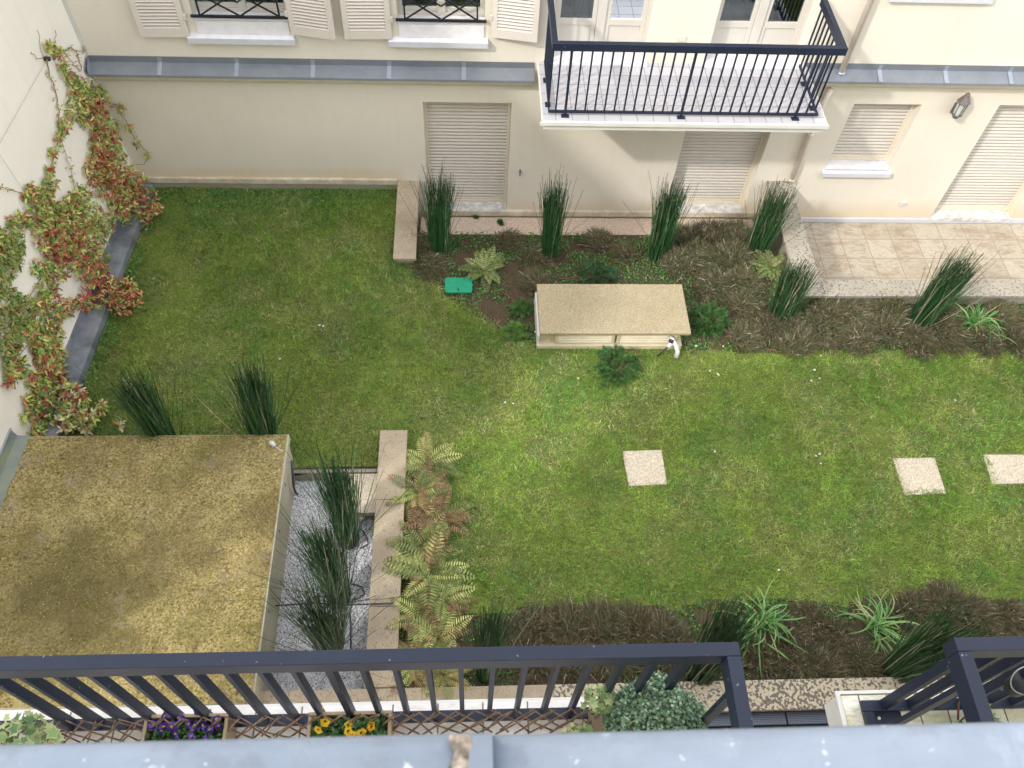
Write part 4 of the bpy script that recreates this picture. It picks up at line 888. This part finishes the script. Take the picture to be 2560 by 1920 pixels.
for x,y,r in [(1860,850,.22),(1905,830,.26),(1985,860,.26),(1960,815,.24),(2055,835,.30),(2065,785,.28),(2140,800,.32),(2140,855,.24),(2215,830,.28),(2215,780,.24),(2290,860,.26),(2370,850,.25),(2360,800,.2),(2500,800,.26),(2540,860,.2),(2460,862,.2)]: heather(x,y,r,'dark brown heather mound in front of the terrace wall',g2,.55,.30,760)
for x,y,r in [(1290,1585,.15),(1340,1570,.22),(1420,1565,.22),(1500,1560,.22),(1580,1565,.22),(1650,1580,.2),(1690,1610,.16),(1330,1650,.2),(1430,1650,.2),(1530,1650,.2),(1640,1660,.2),(1960,1590,.2),(2020,1560,.2),(2080,1600,.22),(1900,1650,.2),(1980,1650,.22),(2070,1665,.2),(2150,1660,.18),(2290,1530,.22),(2360,1510,.22),(2440,1540,.2),(2530,1550,.2),(2480,1620,.22),(2400,1680,.2)]: heather(x,y,r,'reddish brown heather mound in the bed below the near balcony',g3,1.0,.19,560)

# ground cover weeds and leaf litter in the beds and along edges
def weeds():
    S=Soup(); n=170000; x=rng.uniform(-5.2,9.4,n); y=rng.uniform(2.42,10.1,n); ib=in_bed(x,y)&in_garden(x,y)
    edge=in_garden(x,y)&~in_bed(x,y)&((y>9.72)|(x<lwx(y)+.45))
    f=fbm(x,y,.35,201); k=(ib&(f>.40))|(edge&(f>.36)); x=x[k];y=y[k];n=len(x)
    pos=np.stack([x,y,lz(x,y)+rng.uniform(.0,.04,n)],1); c=mixc([(.08,.23,.055),(.14,.32,.08),(.055,.17,.055),(.24,.36,.09)],[4,3,3,1.4],n,.3)
    leaves(S,pos,nrm(rnddir(n,.0,.8)),rnddir(n,.4,1),rng.uniform(.018,.048,n),rng.uniform(.010,.024,n),c)
    return S
tag(weeds().build('ground_cover',M['leaf']),'small green weeds creeping through the beds and along the wall foot','ground cover',kind='stuff')
def litter():
    S=Soup(); n=14000; x=rng.uniform(-.78,9.2,n); y=rng.uniform(2.45,9.45,n); k=in_bed(x,y)&in_garden(x,y); x=x[k];y=y[k];n=len(x)
    pos=np.stack([x,y,lz(x,y)+rng.uniform(.002,.03,n)],1); d=nrm(rnddir(n,-.2,.4)); strips(S,np.stack([pos,pos+d*rng.uniform(.02,.09,(n,1))],1),np.full((n,2),.004),nrm(np.cross(d,rnddir(n))),mixc([(.16,.10,.06),(.26,.20,.13),(.07,.05,.03)],[3,1.5,3],n,.3)); return S
tag(litter().build('twig_litter',M['twig']),'fallen brown twigs lying on the soil of the beds','leaf litter',kind='stuff')
for (x,y,z,r,lab) in [(1250,555,-.03,.07,'small round green weed on the pink paving, nearest the wall'),(1253,560,-.03,.05,'small dark weed growing in the pink paving joint'),(1190,543,-.03,.06,'dark weed under the sill of the first roller shutter'),(1850,560,.1,.12,'bright green grass tuft beside the terrace wall end'),(1140,610,.35,.15,'leafy green weed right of the first reeds'),(2210,850,.5,.08,'green seedling in the heather by the lawn')]:
    p=G(x,y,z); T_=thing('weed',lab,'weed',p,'weeds'); S=Soup(); n=130; q=rnddir(n,0,1)*r*rng.uniform(.3,1,(n,1)); leaves(S,p+q*.5,nrm(q+rnddir(n)*.3*r),rnddir(n,.3,1),rng.uniform(.02,.04,n),rng.uniform(.008,.014,n),mixc([(.06,.17,.04),(.10,.24,.05),(.04,.11,.04)],[3,2,2],n)); S.build('leaves',M['leaf'],T_)

# ------------------------------------------------------------------ climber on the left wall
BL=[(122,118,14),(146,134,15),(159,171,15),(175,195,17),(191,216,22),(220,228,30),(203,260,42),(244,252,35),(236,293,38),(260,325,38),(264,358,40),(268,390,46),(252,423,44),(293,431,42),(285,468,48),(334,456,34),(325,496,44),(366,500,34),(386,521,18),(309,529,34),(358,545,18),
(163,309,18),(150,338,14),(134,382,13),(122,427,12),(126,460,20),(73,480,20),(94,496,33),(122,521,38),(203,488,28),(179,513,30),(134,549,42),(183,549,42),(228,541,36),(260,561,28),(65,545,22),
(41,561,26),(24,622,40),(16,663,36),(122,581,46),(171,594,46),(228,594,38),(146,630,40),(203,634,42),(244,655,34),(102,671,22),(142,675,32),(228,679,38),(264,703,28),(252,732,38),(309,728,34),(301,760,28),(338,744,20),(212,752,26),(122,728,30),(106,760,26),(163,768,26),(24,752,34),(61,777,35),(134,801,26),(41,817,28),(81,825,32),(24,858,26),(134,838,26),(106,866,30),(142,878,20),(24,886,23),(41,923,30),(122,907,34),(142,931,26),(94,947,28),(20,955,10),(163,968,26),(114,980,33),(81,1000,23),(183,1000,36),(122,1025,36),(175,1041,38),(65,1041,13),(94,1070,20),(212,1049,28),(252,1017,12),(297,1065,10),(300,270,10),(320,320,8),(340,360,8),(365,390,7),(-20,600,40),(-20,700,40),(-20,800,35)]
def LW(x,y,off):
    d=ray(x,y); # plane X - .0579*Y = -5.094-.0579*YF + off
    c=-5.094-.0579*YF+off; t=c/(d[0]-.0579*d[1]); P=CAM+d*t
    if P[1]>YF-.06 or t<0: P=CAM+d*((YF-.05-off*.6)/d[1])
    if P[2]<.60: P=G(x,y,.60+rng.uniform(0,.22))
    return P
Vn=thing('climbing_vine','virginia creeper type climber with green and red leaves spreading over the left wall','climber',(lwx(8)+.1,8,.6))
S=Soup(); S2=MB()
def reds(x,y):
    r=.25
    for a,b,c,rr in ((250,430,60,.75),(252,265,25,.9),(170,610,60,.6),(240,740,90,.8),(330,740,40,.9),(380,520,40,.8),(110,920,50,.7),(300,470,60,.5),(250,330,60,.45),(180,960,50,.45)):
        if (x-a)**2+(y-b)**2<c*c: r=max(r,rr)
    return r
for bx,by,br in BL:
    br*=.88; n=int(.115*br*br)+7
    out=.10 if br>25 else .05
    if (bx>290 and by>430) or (bx>200 and 660<by<790) or (by>960 and bx>150): out=.24
    for i in range(n):
        a=rng.uniform(0,6.283); r_=br*math.sqrt(rng.random())*1.08; x=bx+r_*math.cos(a); y=by+r_*math.sin(a)*1.1
        off=rng.uniform(.015,.05)+out*rng.random()*(1-(r_/br)**2*.7); p=LW(x,y,off)
        rd=reds(x,y)*.78; u=rng.random()
        if u<rd: c=np.array([[.44,.09,.07],[.58,.22,.11],[.34,.07,.07],[.62,.36,.17]][rng.integers(4)])
        elif by>960 and bx>160 and rng.random()<.35: c=np.array([.62,.56,.38])
        else: c=np.array([[.36,.46,.10],[.52,.60,.17],[.24,.38,.09],[.64,.64,.25],[.44,.34,.13],[.16,.27,.08]][rng.integers(6)])
        if bx<70 and 600<by<900: c=c*.5+np.array([.18,.27,.08])*.5
        k=rng.integers(2,5); n0=np.array([.7,-.35,.65])+rng.normal(0,.35,3); nn=n0/np.linalg.norm(n0)
        dd=np.array([rng.normal(.25,.45),rng.normal(-.1,.8),rng.normal(-.35,.55)]); 
        ds=dd[None]+rng.normal(0,.65,(k,3)); L=rng.uniform(.045,.080,k)*(1.2 if by>850 else 1)
        leaves(S,np.repeat([p],k,0),ds,np.repeat([nn],k,0)+rng.normal(0,.25,(k,3)),L,L*rng.uniform(.26,.36,k),np.repeat([c*rng.uniform(.75,1.3)],k,0),.2)
STEM=[[(117,150),(125,190),(142,235),(147,290),(150,340),(138,375),(128,420),(108,460),(100,500)],[(146,134),(175,195),(220,240),(250,310),(265,390),(260,440),(290,480),(330,500),(385,520)],[(140,125),(138,75)],[(117,150),(105,130),(93,75)],[(117,140),(92,147),(78,130)],[(265,390),(240,430),(205,480),(180,540),(150,600),(140,680),(120,760),(110,850),(120,940),(150,1050)],[(180,540),(130,540),(80,490),(30,475),(0,470)],[(250,660),(190,620),(150,640),(100,700),(50,780),(20,860)],[(330,745),(270,735),(210,760),(160,790),(130,860)],[(150,340),(165,390),(180,430),(188,490)],[(230,240),(290,265),(320,310),(340,355),(374,385)],[(374,385),(360,412),(330,410)],[(165,125),(178,118),(190,130),(205,165),(200,178),(185,160),(165,135)],[(205,118),(209,125),(207,131),(203,128)],[(120,760),(100,820),(40,900)],[(60,560),(30,620),(10,680)]]
for st in STEM:
    pts=[LW(x,y,.02) for x,y in st]; q=[]
    for i in range(len(pts)-1):
        for k in range(4): q.append(pts[i]*(1-k/4)+pts[i+1]*(k/4)+rng.normal(0,.006,3))
    q.append(pts[-1]); S2.tube(q,[.0065*(1-.5*i/len(q)) if len(st)>4 else .0035 for i in range(len(q))],6)
for st in STEM:
    if len(st)<4: continue
    for i in range(len(st)-1):
        L_=math.hypot(st[i+1][0]-st[i][0],st[i+1][1]-st[i][1])
        for q_ in range(int(L_/7)+1):
            u=rng.random(); x=st[i][0]*(1-u)+st[i+1][0]*u+rng.normal(0,3.5); y=st[i][1]*(1-u)+st[i+1][1]*u+rng.normal(0,3.5); p=LW(x,y,rng.uniform(.02,.06)); k=rng.integers(1,4)
            c=np.array([[.40,.46,.14],[.50,.36,.16],[.30,.38,.10],[.52,.22,.12]][rng.integers(4)]); L=rng.uniform(.03,.055,k)
            leaves(S,np.repeat([p],k,0),rnddir(k,-.7,.5),np.array([[.7,-.3,.6]])+rng.normal(0,.35,(k,3)),L,L*.32,np.repeat([c],k,0),.2)
S.build('leaves',M['leaf'],Vn)
S2.build('stems',M['willow'],Vn)
Wr=thing('wall_wires','thin trellis wires in a diamond pattern fixed to the left wall with a black fixing','wire',(lwx(9)+.02,9,3.0))
for a,b in (((117,150),(-10,375)),((-10,372),(60,478)),((130,125),(150,200)),((115,430),(88,480))): MB().tube([LW(*a,.03),LW(*b,.03)],.0022,6).build('wire',M['wire'],Wr)
p=LW(117,147,.03); MB().tube([p+np.array([-.03,0,.0]),p+np.array([.035,0,0])],.028,12).build('wire_fixing',M['dark'],Wr,True)

# ------------------------------------------------------------------ near building: balconies, parapet
NB=thing('near_building','near building whose tiled balconies and zinc parapet fill the bottom edge','building',(0,0,0))
MB().box((-6,-.6,-2.9),(14,-.25,8.6)).build('wall',M['wall_near'],NB)
MB().box((-6,-.59,8.61),(14,.10,9.20)).build('parapet_wall',M['wall_near'],NB)
MB().box((-7,-6,8.6),(16,-3.0,14.0)).build('parapet_sun_block',M['wall_near'],NB)  # unseen block added to keep the sun off the zinc parapet
MB().box((-6,-3,8.4),(14,-.6,8.6)).build('roof_terrace',M['concrete'],NB)
def nbalc(x0,x1,mat,chamfer):
    m=MB(); s=m.add([],[]); 
    sl=MB()
    if chamfer: 
        pts=[(x0+.0,.985),(x0-.0,.985),(x0+.01,.99),(x1,.99),(x1,-.24),(x0-.005,-.24)]
    sl.box((x0+(.003 if chamfer else .015),-.245,5.64),(x1-.015,1.0,5.80)); o=sl.build('balcony_slab',M['white_edge'],NB,bevel=.004)
    MB().box((x0,-.246,5.802),(x1,1.022,5.822)).build('edge_trim',M['white_edge'],o,bevel=.004)
    MB().box((x0+.022,-.247,5.8225),(x1-.022,1.004,5.83)).build('floor_tiles',mat,o); return o
nbalc(-3.6,.93,M['near_tile'],False)
o=nbalc(1.775,5.6,M['green_tile'],True)
# light well gratings
tag(MB().box((1.2,1.985,.49),(3.42,2.165,.505)).build('drain_grating',M['grate']),'dark mesh drain grating under the coping, left of the pair','grating','drain gratings')
tag(MB().box((3.44,1.985,.49),(6.9,2.165,.505)).build('drain_grating',M['grate']),'dark mesh drain grating under the coping, right of the pair','grating','drain gratings')
MB().box((-6,2.150,-2.9),(14,2.168,.48)).build('well_shade_panel',M['dark'],K)  # dark panel: shade of the deep well put into its colour
tag(MB().box((-6,-.2,-.9),(14,2.145,-.8)).build('light_well_floor',M['dark']),kind='structure')  # floor coloured dark to carry the same painted well shade
# near railing left
def near_rail(name,label,x0,x1,xs,posts,left,right,grp,side_pts=()):
    R=thing(name,label,'railing',((x0+x1)/2,.937,5.83),grp); Y=.937; zt=6.83; hw=.053
    MB().add([(x0,Y-hw/2,zt-.10),(x1-(hw/2 if right else 0)*0,Y-hw/2,zt-.10),(x1+0,Y+hw/2,zt-.10),(x0,Y+hw/2,zt-.10)],[]).box((x0,Y-hw/2,zt-.10),(x1,Y+hw/2,zt)).build('handrail',M['rail'],R,bevel=.0025)
    if right: MB().box((x1-hw,-.24,zt-.10),(x1,Y-hw/2-.001,zt)).build('side_handrail',M['rail'],R,bevel=.0025)
    if left: MB().box((x0,-.24,zt-.10),(x0+hw,Y-hw/2-.001,zt)).build('side_handrail',M['rail'],R,bevel=.0025)
    MB().box((x0,Y-.028,5.868),(x1,Y+.022,5.892)).build('bottom_rail',M['rail'],R,bevel=.002)
    for i,x in enumerate(xs):
        wq=.030 if i in posts else .020
        MB().box((x-wq/2,Y-.021,5.893),(x+wq/2,Y+.021,zt-.10)).build('post' if i in posts else 'baluster',M['rail'],R,bevel=.0015)
        if i in posts: MB().box((x-.05,Y-.045,5.831),(x+.05,Y+.03,5.842)).build('base_plate',M['rail'],R,bevel=.002); MB().box((x-wq/2,Y-wq/2,5.842),(x+wq/2,Y+wq/2,5.868)).build('post_foot',M['rail'],R)
    for X in side_pts:
        xx=x1-hw/2 if right else x0+hw/2
        MB().box((xx-.021,X-.010,5.893),(xx+.021,X+.010,zt-.10)).build('side_baluster',M['rail'],R,bevel=.0015)
    xx=x1-hw/2 if right else x0+hw/2
    MB().box((xx-.022,-.24,5.868),(xx+.022,Y-.03,5.892)).build('side_bottom_rail',M['rail'],R,bevel=.002)
    return R
xsL=[-.79-.1245*k for k in range(8,0,-1)]+[-.787,-.664,-.53,-.404,-.281,-.155,-.031,.093,.217,.342,.468,.594,.72,.846]
near_rail('near_balcony_railing','dark blue metal railing of the near balcony running across the foot of the view',-3.5,1.02,xsL,(10,21),False,True,'near railings',(.80,.66,.52,.38,.24))
xsR=[1.965,2.09,2.215,2.34,2.465,2.59,2.715,2.84]
near_rail('corner_balcony_railing','dark blue metal railing corner of the second near balcony at bottom right',1.86,5.4,xsR,(0,),True,False,'near railings',(.80,.66,.52))
Bp=thing('post_bracket','large dark bolted corner plate holding the railing foot on the right balcony','bracket',(1.98,.9,5.83))
MB().box((1.915,.80,5.831),(2.06,.965,5.845)).build('plate',M['rail'],Bp,bevel=.002)
for q in ((1.955,.925),(1.945,.885)): MB().tube([(q[0],q[1],5.8455),(q[0],q[1],5.852)],.008,10).build('bolt',M['white'],Bp,True)
# willow trellis leaning along the rail
Tr=thing('willow_trellis','expanding willow lattice standing along the foot of the near railing','trellis',(-.6,.89,5.83)); m=MB(); 
ht=.24; s=.17; x=-2.35
while x<.62:
    y0_=.872; 
    for (xa,za,xb,zb,yo) in ((x,.0,x+s,ht,0),(x+s,.0,x,ht,.008),(x-.05,.08,x+s*.5,ht+.015,.0)):
        j=rng.normal(0,.011,4)
        m.tube([(xa+j[0],y0_+yo-.012,5.836+za),((xa+xb)/2,y0_+yo+.006+j[1],5.836+(za+zb)/2),(xb+j[2],y0_+yo+.03,5.836+zb)],[.0042,.0038,.0032],6)
    x+=s*.5
m.build('lattice_sticks',M['willow'],Tr,True)
# planters
def planter(x0,x1,y0,y1,lab,kind):
    z0,z1=5.831,6.01; P_=thing('planter_box',lab,'planter',((x0+x1)/2,(y0+y1)/2,z0),'rectangular planters'); t=.016; i=.02
    m=MB(); 
    for (a,b) in (((x0,y0),(x1,y0+t)),((x0,y1-t),(x1,y1)),((x0,y0+t),(x0+t,y1-t)),((x1-t,y0+t),(x1,y1-t))): m.box((a[0],a[1],z0),(b[0],b[1],z1))
    m.build('box',M['planter'],P_,bevel=.003); MB().box((x0+t,y0+t,z0),(x1-t,y1-t,z1-.045)).build('soil',M['soil'],P_)
    Fl=thing('pansies',('deep purple pansies' if kind=='p' else 'yellow pansies')+(' flowering in the left planter' if kind=='p' else ' flowering in the right planter'),'flowers',((x0+x1)/2,(y0+y1)/2,z1-.04),'pansies in planters')
    S=Soup(); n=750; pos=np.stack([rng.uniform(x0+.028,x1-.028,n),rng.uniform(y0+.028,y1-.028,n),z1-.04+rng.uniform(0,.04,n)],1)
    leaves(S,pos,nrm(rnddir(n,-.1,.7)),rnddir(n,.5,1),rng.uniform(.016,.032,n),rng.uniform(.010,.018,n),mixc([(.045,.13,.035),(.08,.19,.06),(.03,.08,.025),(.15,.25,.11)],[3,3,2,.8],n)); S.build('foliage',M['leaf'],Fl)
    nf=42 if kind=='p' else 15
    for k in range(nf):
        fx=rng.uniform(x0+.03,x1-.03); fy=rng.uniform(y0+.02,y1-.025); fz=z1+rng.uniform(.0,.035)
        if k<3 and kind=='p': fy=y1+rng.uniform(-.01,.02); 
        if kind=='y' and k==0: fx,fy=x0+.05,y1+.006
        nrmv=nrm(np.array([[rng.normal(0,.4),rng.normal(-.2,.4),1.0]]))[0]; a0=rng.uniform(0,6.28); S=Soup()
        e1=nrm(np.cross(nrmv,[[1,0,.1]]))[0]; e2=np.cross(nrmv,e1); aa=a0+np.array([0,1.25,2.5,3.8,5.05]); d=np.cos(aa)[:,None]*e1+np.sin(aa)[:,None]*e2
        sz_=rng.uniform(.017,.026); base_c={'p':[(.035,.012,.17),(.07,.025,.28),(.02,.006,.08),(.15,.10,.42)],'y':[(.72,.46,.015),(.80,.55,.03),(.62,.30,.015),(.75,.55,.05)]}[kind]
        c=np.array([base_c[rng.integers(4)] for _ in range(5)]); leaves(S,np.repeat([[fx,fy,fz]],5,0),d+nrmv*.15,np.repeat([nrmv],5,0),np.full(5,sz_),np.full(5,sz_*1.1),c,.05)
        cc=np.repeat([[.55,.38,.03] if kind=='p' else [.10,.03,.02]],3,0); leaves(S,np.repeat([[fx,fy,fz+.003]],3,0),d[:3],np.repeat([nrmv],3,0),np.full(3,sz_*.42),np.full(3,sz_*.3),cc,.05)
        S.build('flower',M['petal'],Fl)
planter(-1.43,-1.065,.72,.942,'tan rectangular planter box holding purple pansies','p')
planter(-.715,-.345,.72,.937,'tan rectangular planter box holding yellow pansies','y')
# box ball
def boxball():
    c=np.array([.80,.795,6.19]); r=.205; Pb=thing('potted_box_ball','round clipped box shrub with grey green leaves in a pot at the railing corner','shrub',(c[0],c[1],5.831))
    MB().tube([(c[0],c[1],5.832),(c[0],c[1],6.06)],[.10,.13],24).build('pot',M['planter'],Pb,True)
    S=Soup(); n=9500; q=rnddir(n,-.5,1); rad=r*(1-.25*rng.random((n,1))**1.6)*(1+.04*np.sin(q[:,:1]*7+1)+.04*np.sin(q[:,1:2]*8)); pos=c+q*rad
    d=nrm(q*.55+rnddir(n)*.8); leaves(S,pos,d,nrm(q+rnddir(n)*.5),rng.uniform(.013,.021,n),rng.uniform(.011,.016,n),mixc([(.17,.29,.17),(.29,.42,.27),(.11,.19,.12),(.42,.52,.38)],[4,3,3,1.4],n,.2),.12)
    S.build('foliage',M['leaf'],Pb)
    mb=MB()
    for k in range(40):
        q1=rnddir(1,0,1)[0]; mb.tube([c+np.array([0,0,-.14]),c+q1*r*.55,c+q1*r*.85],[.008,.005,.002],5)
    mb.build('branches',M['willow'],Pb)
boxball()
IV=Soup()
def ivy_leaf(S,p,n,size,green,edge):
    n=nrm(np.array([n]))[0]; a=rng.uniform(0,6.28); e1=nrm(np.cross([n],[[.3,1,.2]]))[0]; e2=np.cross(n,e1); r=lambda t,l:p+size*l*(math.cos(t+a)*e1+math.sin(t+a)*e2)
    T5=[(0,1.0),(.45,.52),(1.05,.85),(1.6,.48),(2.3,.62),(3.14,.30),(3.98,.62),(4.68,.48),(5.23,.85),(5.83,.52)]
    V=[p-n*size*.05]+[r(t,l*.72) for t,l in T5]+[r(t,l) for t,l in T5]; q=[]
    for i in range(0,10,2):
        q.append([0,1+i,1+(i+1)%10,1+(i+2)%10])
    for i in range(10): q.append([1+i,11+i,11+(i+1)%10,1+(i+1)%10])
    C=np.array([green]*11+[edge]*10); S.add(np.array(V),np.array(q),C)
def ivy(cen,rad,n,lab,size=.026,pot=True,cup=(.6,.62,.3),leafw=.45):
    T_=thing('ivy_plant',lab,'plant',(cen[0],cen[1],5.831),'variegated ivy plants'); S=Soup(); S2=Soup()
    for k in range(n):
        q=rnddir(1,-.3,1)[0]*np.array(rad)*rng.uniform(.45,1.05); g=np.array([[.16,.29,.11],[.27,.42,.17],[.11,.21,.09],[.46,.54,.27]][rng.integers(4)]); e=np.array([.58,.56,.30])*rng.uniform(.7,1.1) if rng.random()<leafw+.3 else g*1.2
        ivy_leaf(S,np.array(cen)+q,q/np.array(rad)+np.array([0,0,.9])+rng.normal(0,.4,3),size*rng.uniform(.6,1.25),g,e)
    S.build('leaves',M['leaf'],T_)
    mb=MB()
    for k in range(10):
        q=rnddir(1,-.2,1)[0]*np.array(rad); mb.tube([np.array([cen[0],cen[1],5.99]),np.array(cen)+q*.5,np.array(cen)+q],.0022,5)
    mb.build('stems',M['willow'],T_)
    if pot: MB().tube([(cen[0],cen[1],5.832),(cen[0],cen[1],5.99)],[.05,.065],18).build('pot',M['terracotta'],T_,True)
ivy((.555,.90,6.24),(.075,.06,.10),90,'pale variegated ivy between the box ball and the trellis, upper clump',.024,False)
ivy((.485,.80,6.06),(.07,.06,.06),90,'yellow edged ivy between the box ball and the trellis, lower clump',.022,True,leafw=.8)
ivy((-1.83,.80,6.25),(.16,.10,.12),120,'large leaved variegated ivy at the bottom left corner of the view',.036,True)
ivy((.985,.74,6.10),(.03,.09,.10),45,'yellow green ivy to the right of the box ball',.022,False,leafw=.9)
tag(MB().box((.552,.60,5.832),(.60,.93,6.02)).build('wooden_batten',M['planter'],None,bevel=.004),'upright tan board between the trellis and the box ball','board')
# succulent on right balcony
Su=thing('succulent_plant','fleshy green and red tipped succulent on the right balcony','plant',(2.33,.80,5.83)); S=Soup(); n=130
q=rnddir(n,-.1,1)*np.array([.11,.06,.07])*rng.uniform(.3,1,(n,1)); leaves(S,np.array([2.35,.80,5.98])+q,nrm(q+rnddir(n)*.03),rnddir(n,.4,1),rng.uniform(.022,.036,n),rng.uniform(.014,.02,n),mixc([(.22,.34,.12),(.34,.42,.18),(.36,.13,.07),(.12,.22,.09)],[4,3,.8,2],n),.05)
for st in ([(2.27,.85,5.95),(2.25,.90,6.03),(2.24,.93,6.10)],[(2.38,.86,5.95),(2.38,.90,6.02)]):
    e=np.array(st[-1]); k=10; leaves(S,np.repeat([e],k,0)+rng.normal(0,.006,(k,3)),rnddir(k,-.1,1),rnddir(k,.4,1),rng.uniform(.018,.03,k),np.full(k,.013),mixc([(.28,.42,.15)],[1],k))
S.build('leaves',M['leaf'],Su); MB().tube([(2.27,.85,5.95),(2.25,.90,6.03),(2.24,.93,6.10)],.005,6).tube([(2.38,.86,5.95),(2.38,.90,6.02)],.005,6).build('stems',M['hose'],Su,True)
MB().tube([(2.35,.79,5.832),(2.35,.79,5.97)],[.07,.09],20).build('pot',M['dark'],Su,True)
Hb=thing('hanging_ring','round wire ring holder hooked on the right balcony railing','holder',(2.2,.9,6.4)); cc=G(2570,1700,6.45); pts=[cc+np.array([.075*math.cos(t),.045*math.sin(t)+.0,.05*math.sin(t)]) for t in np.linspace(0,2*math.pi,25)]
MB().tube(pts,.003,6).build('wire_ring',M['wire'],Hb,True); MB().tube([cc+np.array([0,0,-.02]),cc+np.array([0,0,-.12])],[.05,.04],18).build('bowl',M['dark'],Hb,True)
# parapet zinc
pe=.147; m=MB()
def parapet_mat():
    m,nt,b,P=base('zinc_parapet_worn',.5,.5,.35)
    col=ramp(nt,noise(nt,mscale(nt,P,(1,2.5,1)),9,7,.65),[(.32,(.215,.255,.315)),(.68,(.265,.31,.38))])
    a1=ramp(nt,noise(nt,P,70,3,.5),[(.68,(0,0,0)),(.74,(1,1,1))]); col=mixrgb(nt,mmath(nt,'MULTIPLY',a1,.6),col,(.75,.78,.84))
    a2=ramp(nt,noise(nt,mscale(nt,P,(1,.45,1)),24,7,.75),[(.58,(0,0,0)),(.72,(1,1,1))]); col=mixrgb(nt,mmath(nt,'MULTIPLY',a2,.15),col,(.60,.64,.72))
    a3=ramp(nt,noise(nt,P,18,5,.7),[(.34,(1,1,1)),(.42,(0,0,0))]); col=mixrgb(nt,mmath(nt,'MULTIPLY',a3,.3),col,(.16,.17,.19))
    nt.links.new(col,b.inputs['Base Color']); bump(nt,b,noise(nt,P,14,3),.35,.006); return m
M['zinc_near']=parapet_mat()
def zsheet(x0,x1,z):
    prof=[(pe-.004,z-.06),(pe,z-.012),(pe-.004,z-.004),(pe-.014,z),(pe-.05,z+.006),(-.6,z+.03),(-.6,z-.06)]
    return MB().prism(prof,(x0,x1)).build('zinc_sheet',M['zinc_near'],NB,True)
a=zsheet(-3,.018,9.306); b=zsheet(.0185,3,9.298)
m=MB(); nn=26; V=[];Fq=[]
for i in range(nn+1):
    y=pe-.004-.16*i/nn; wv=(.0095+.0022*math.sin(i*1.7)+.0018*math.sin(i*3.1))*rng.uniform(.82,1.15)
    for k in range(7):
        u=k/6-.5; V.append((-.0075+.002*math.sin(i*.9)+u*wv*1.5,y,9.3075+(.146-y)*.04+.0018*math.cos(u*math.pi)*rng.uniform(.2,1.5)))
for i in range(nn):
    for k in range(6): a_=i*7+k; Fq.append((a_,a_+1,a_+8,a_+7))
m.add(V,Fq); m.build('solder_patch',M['solder'],NB,True)
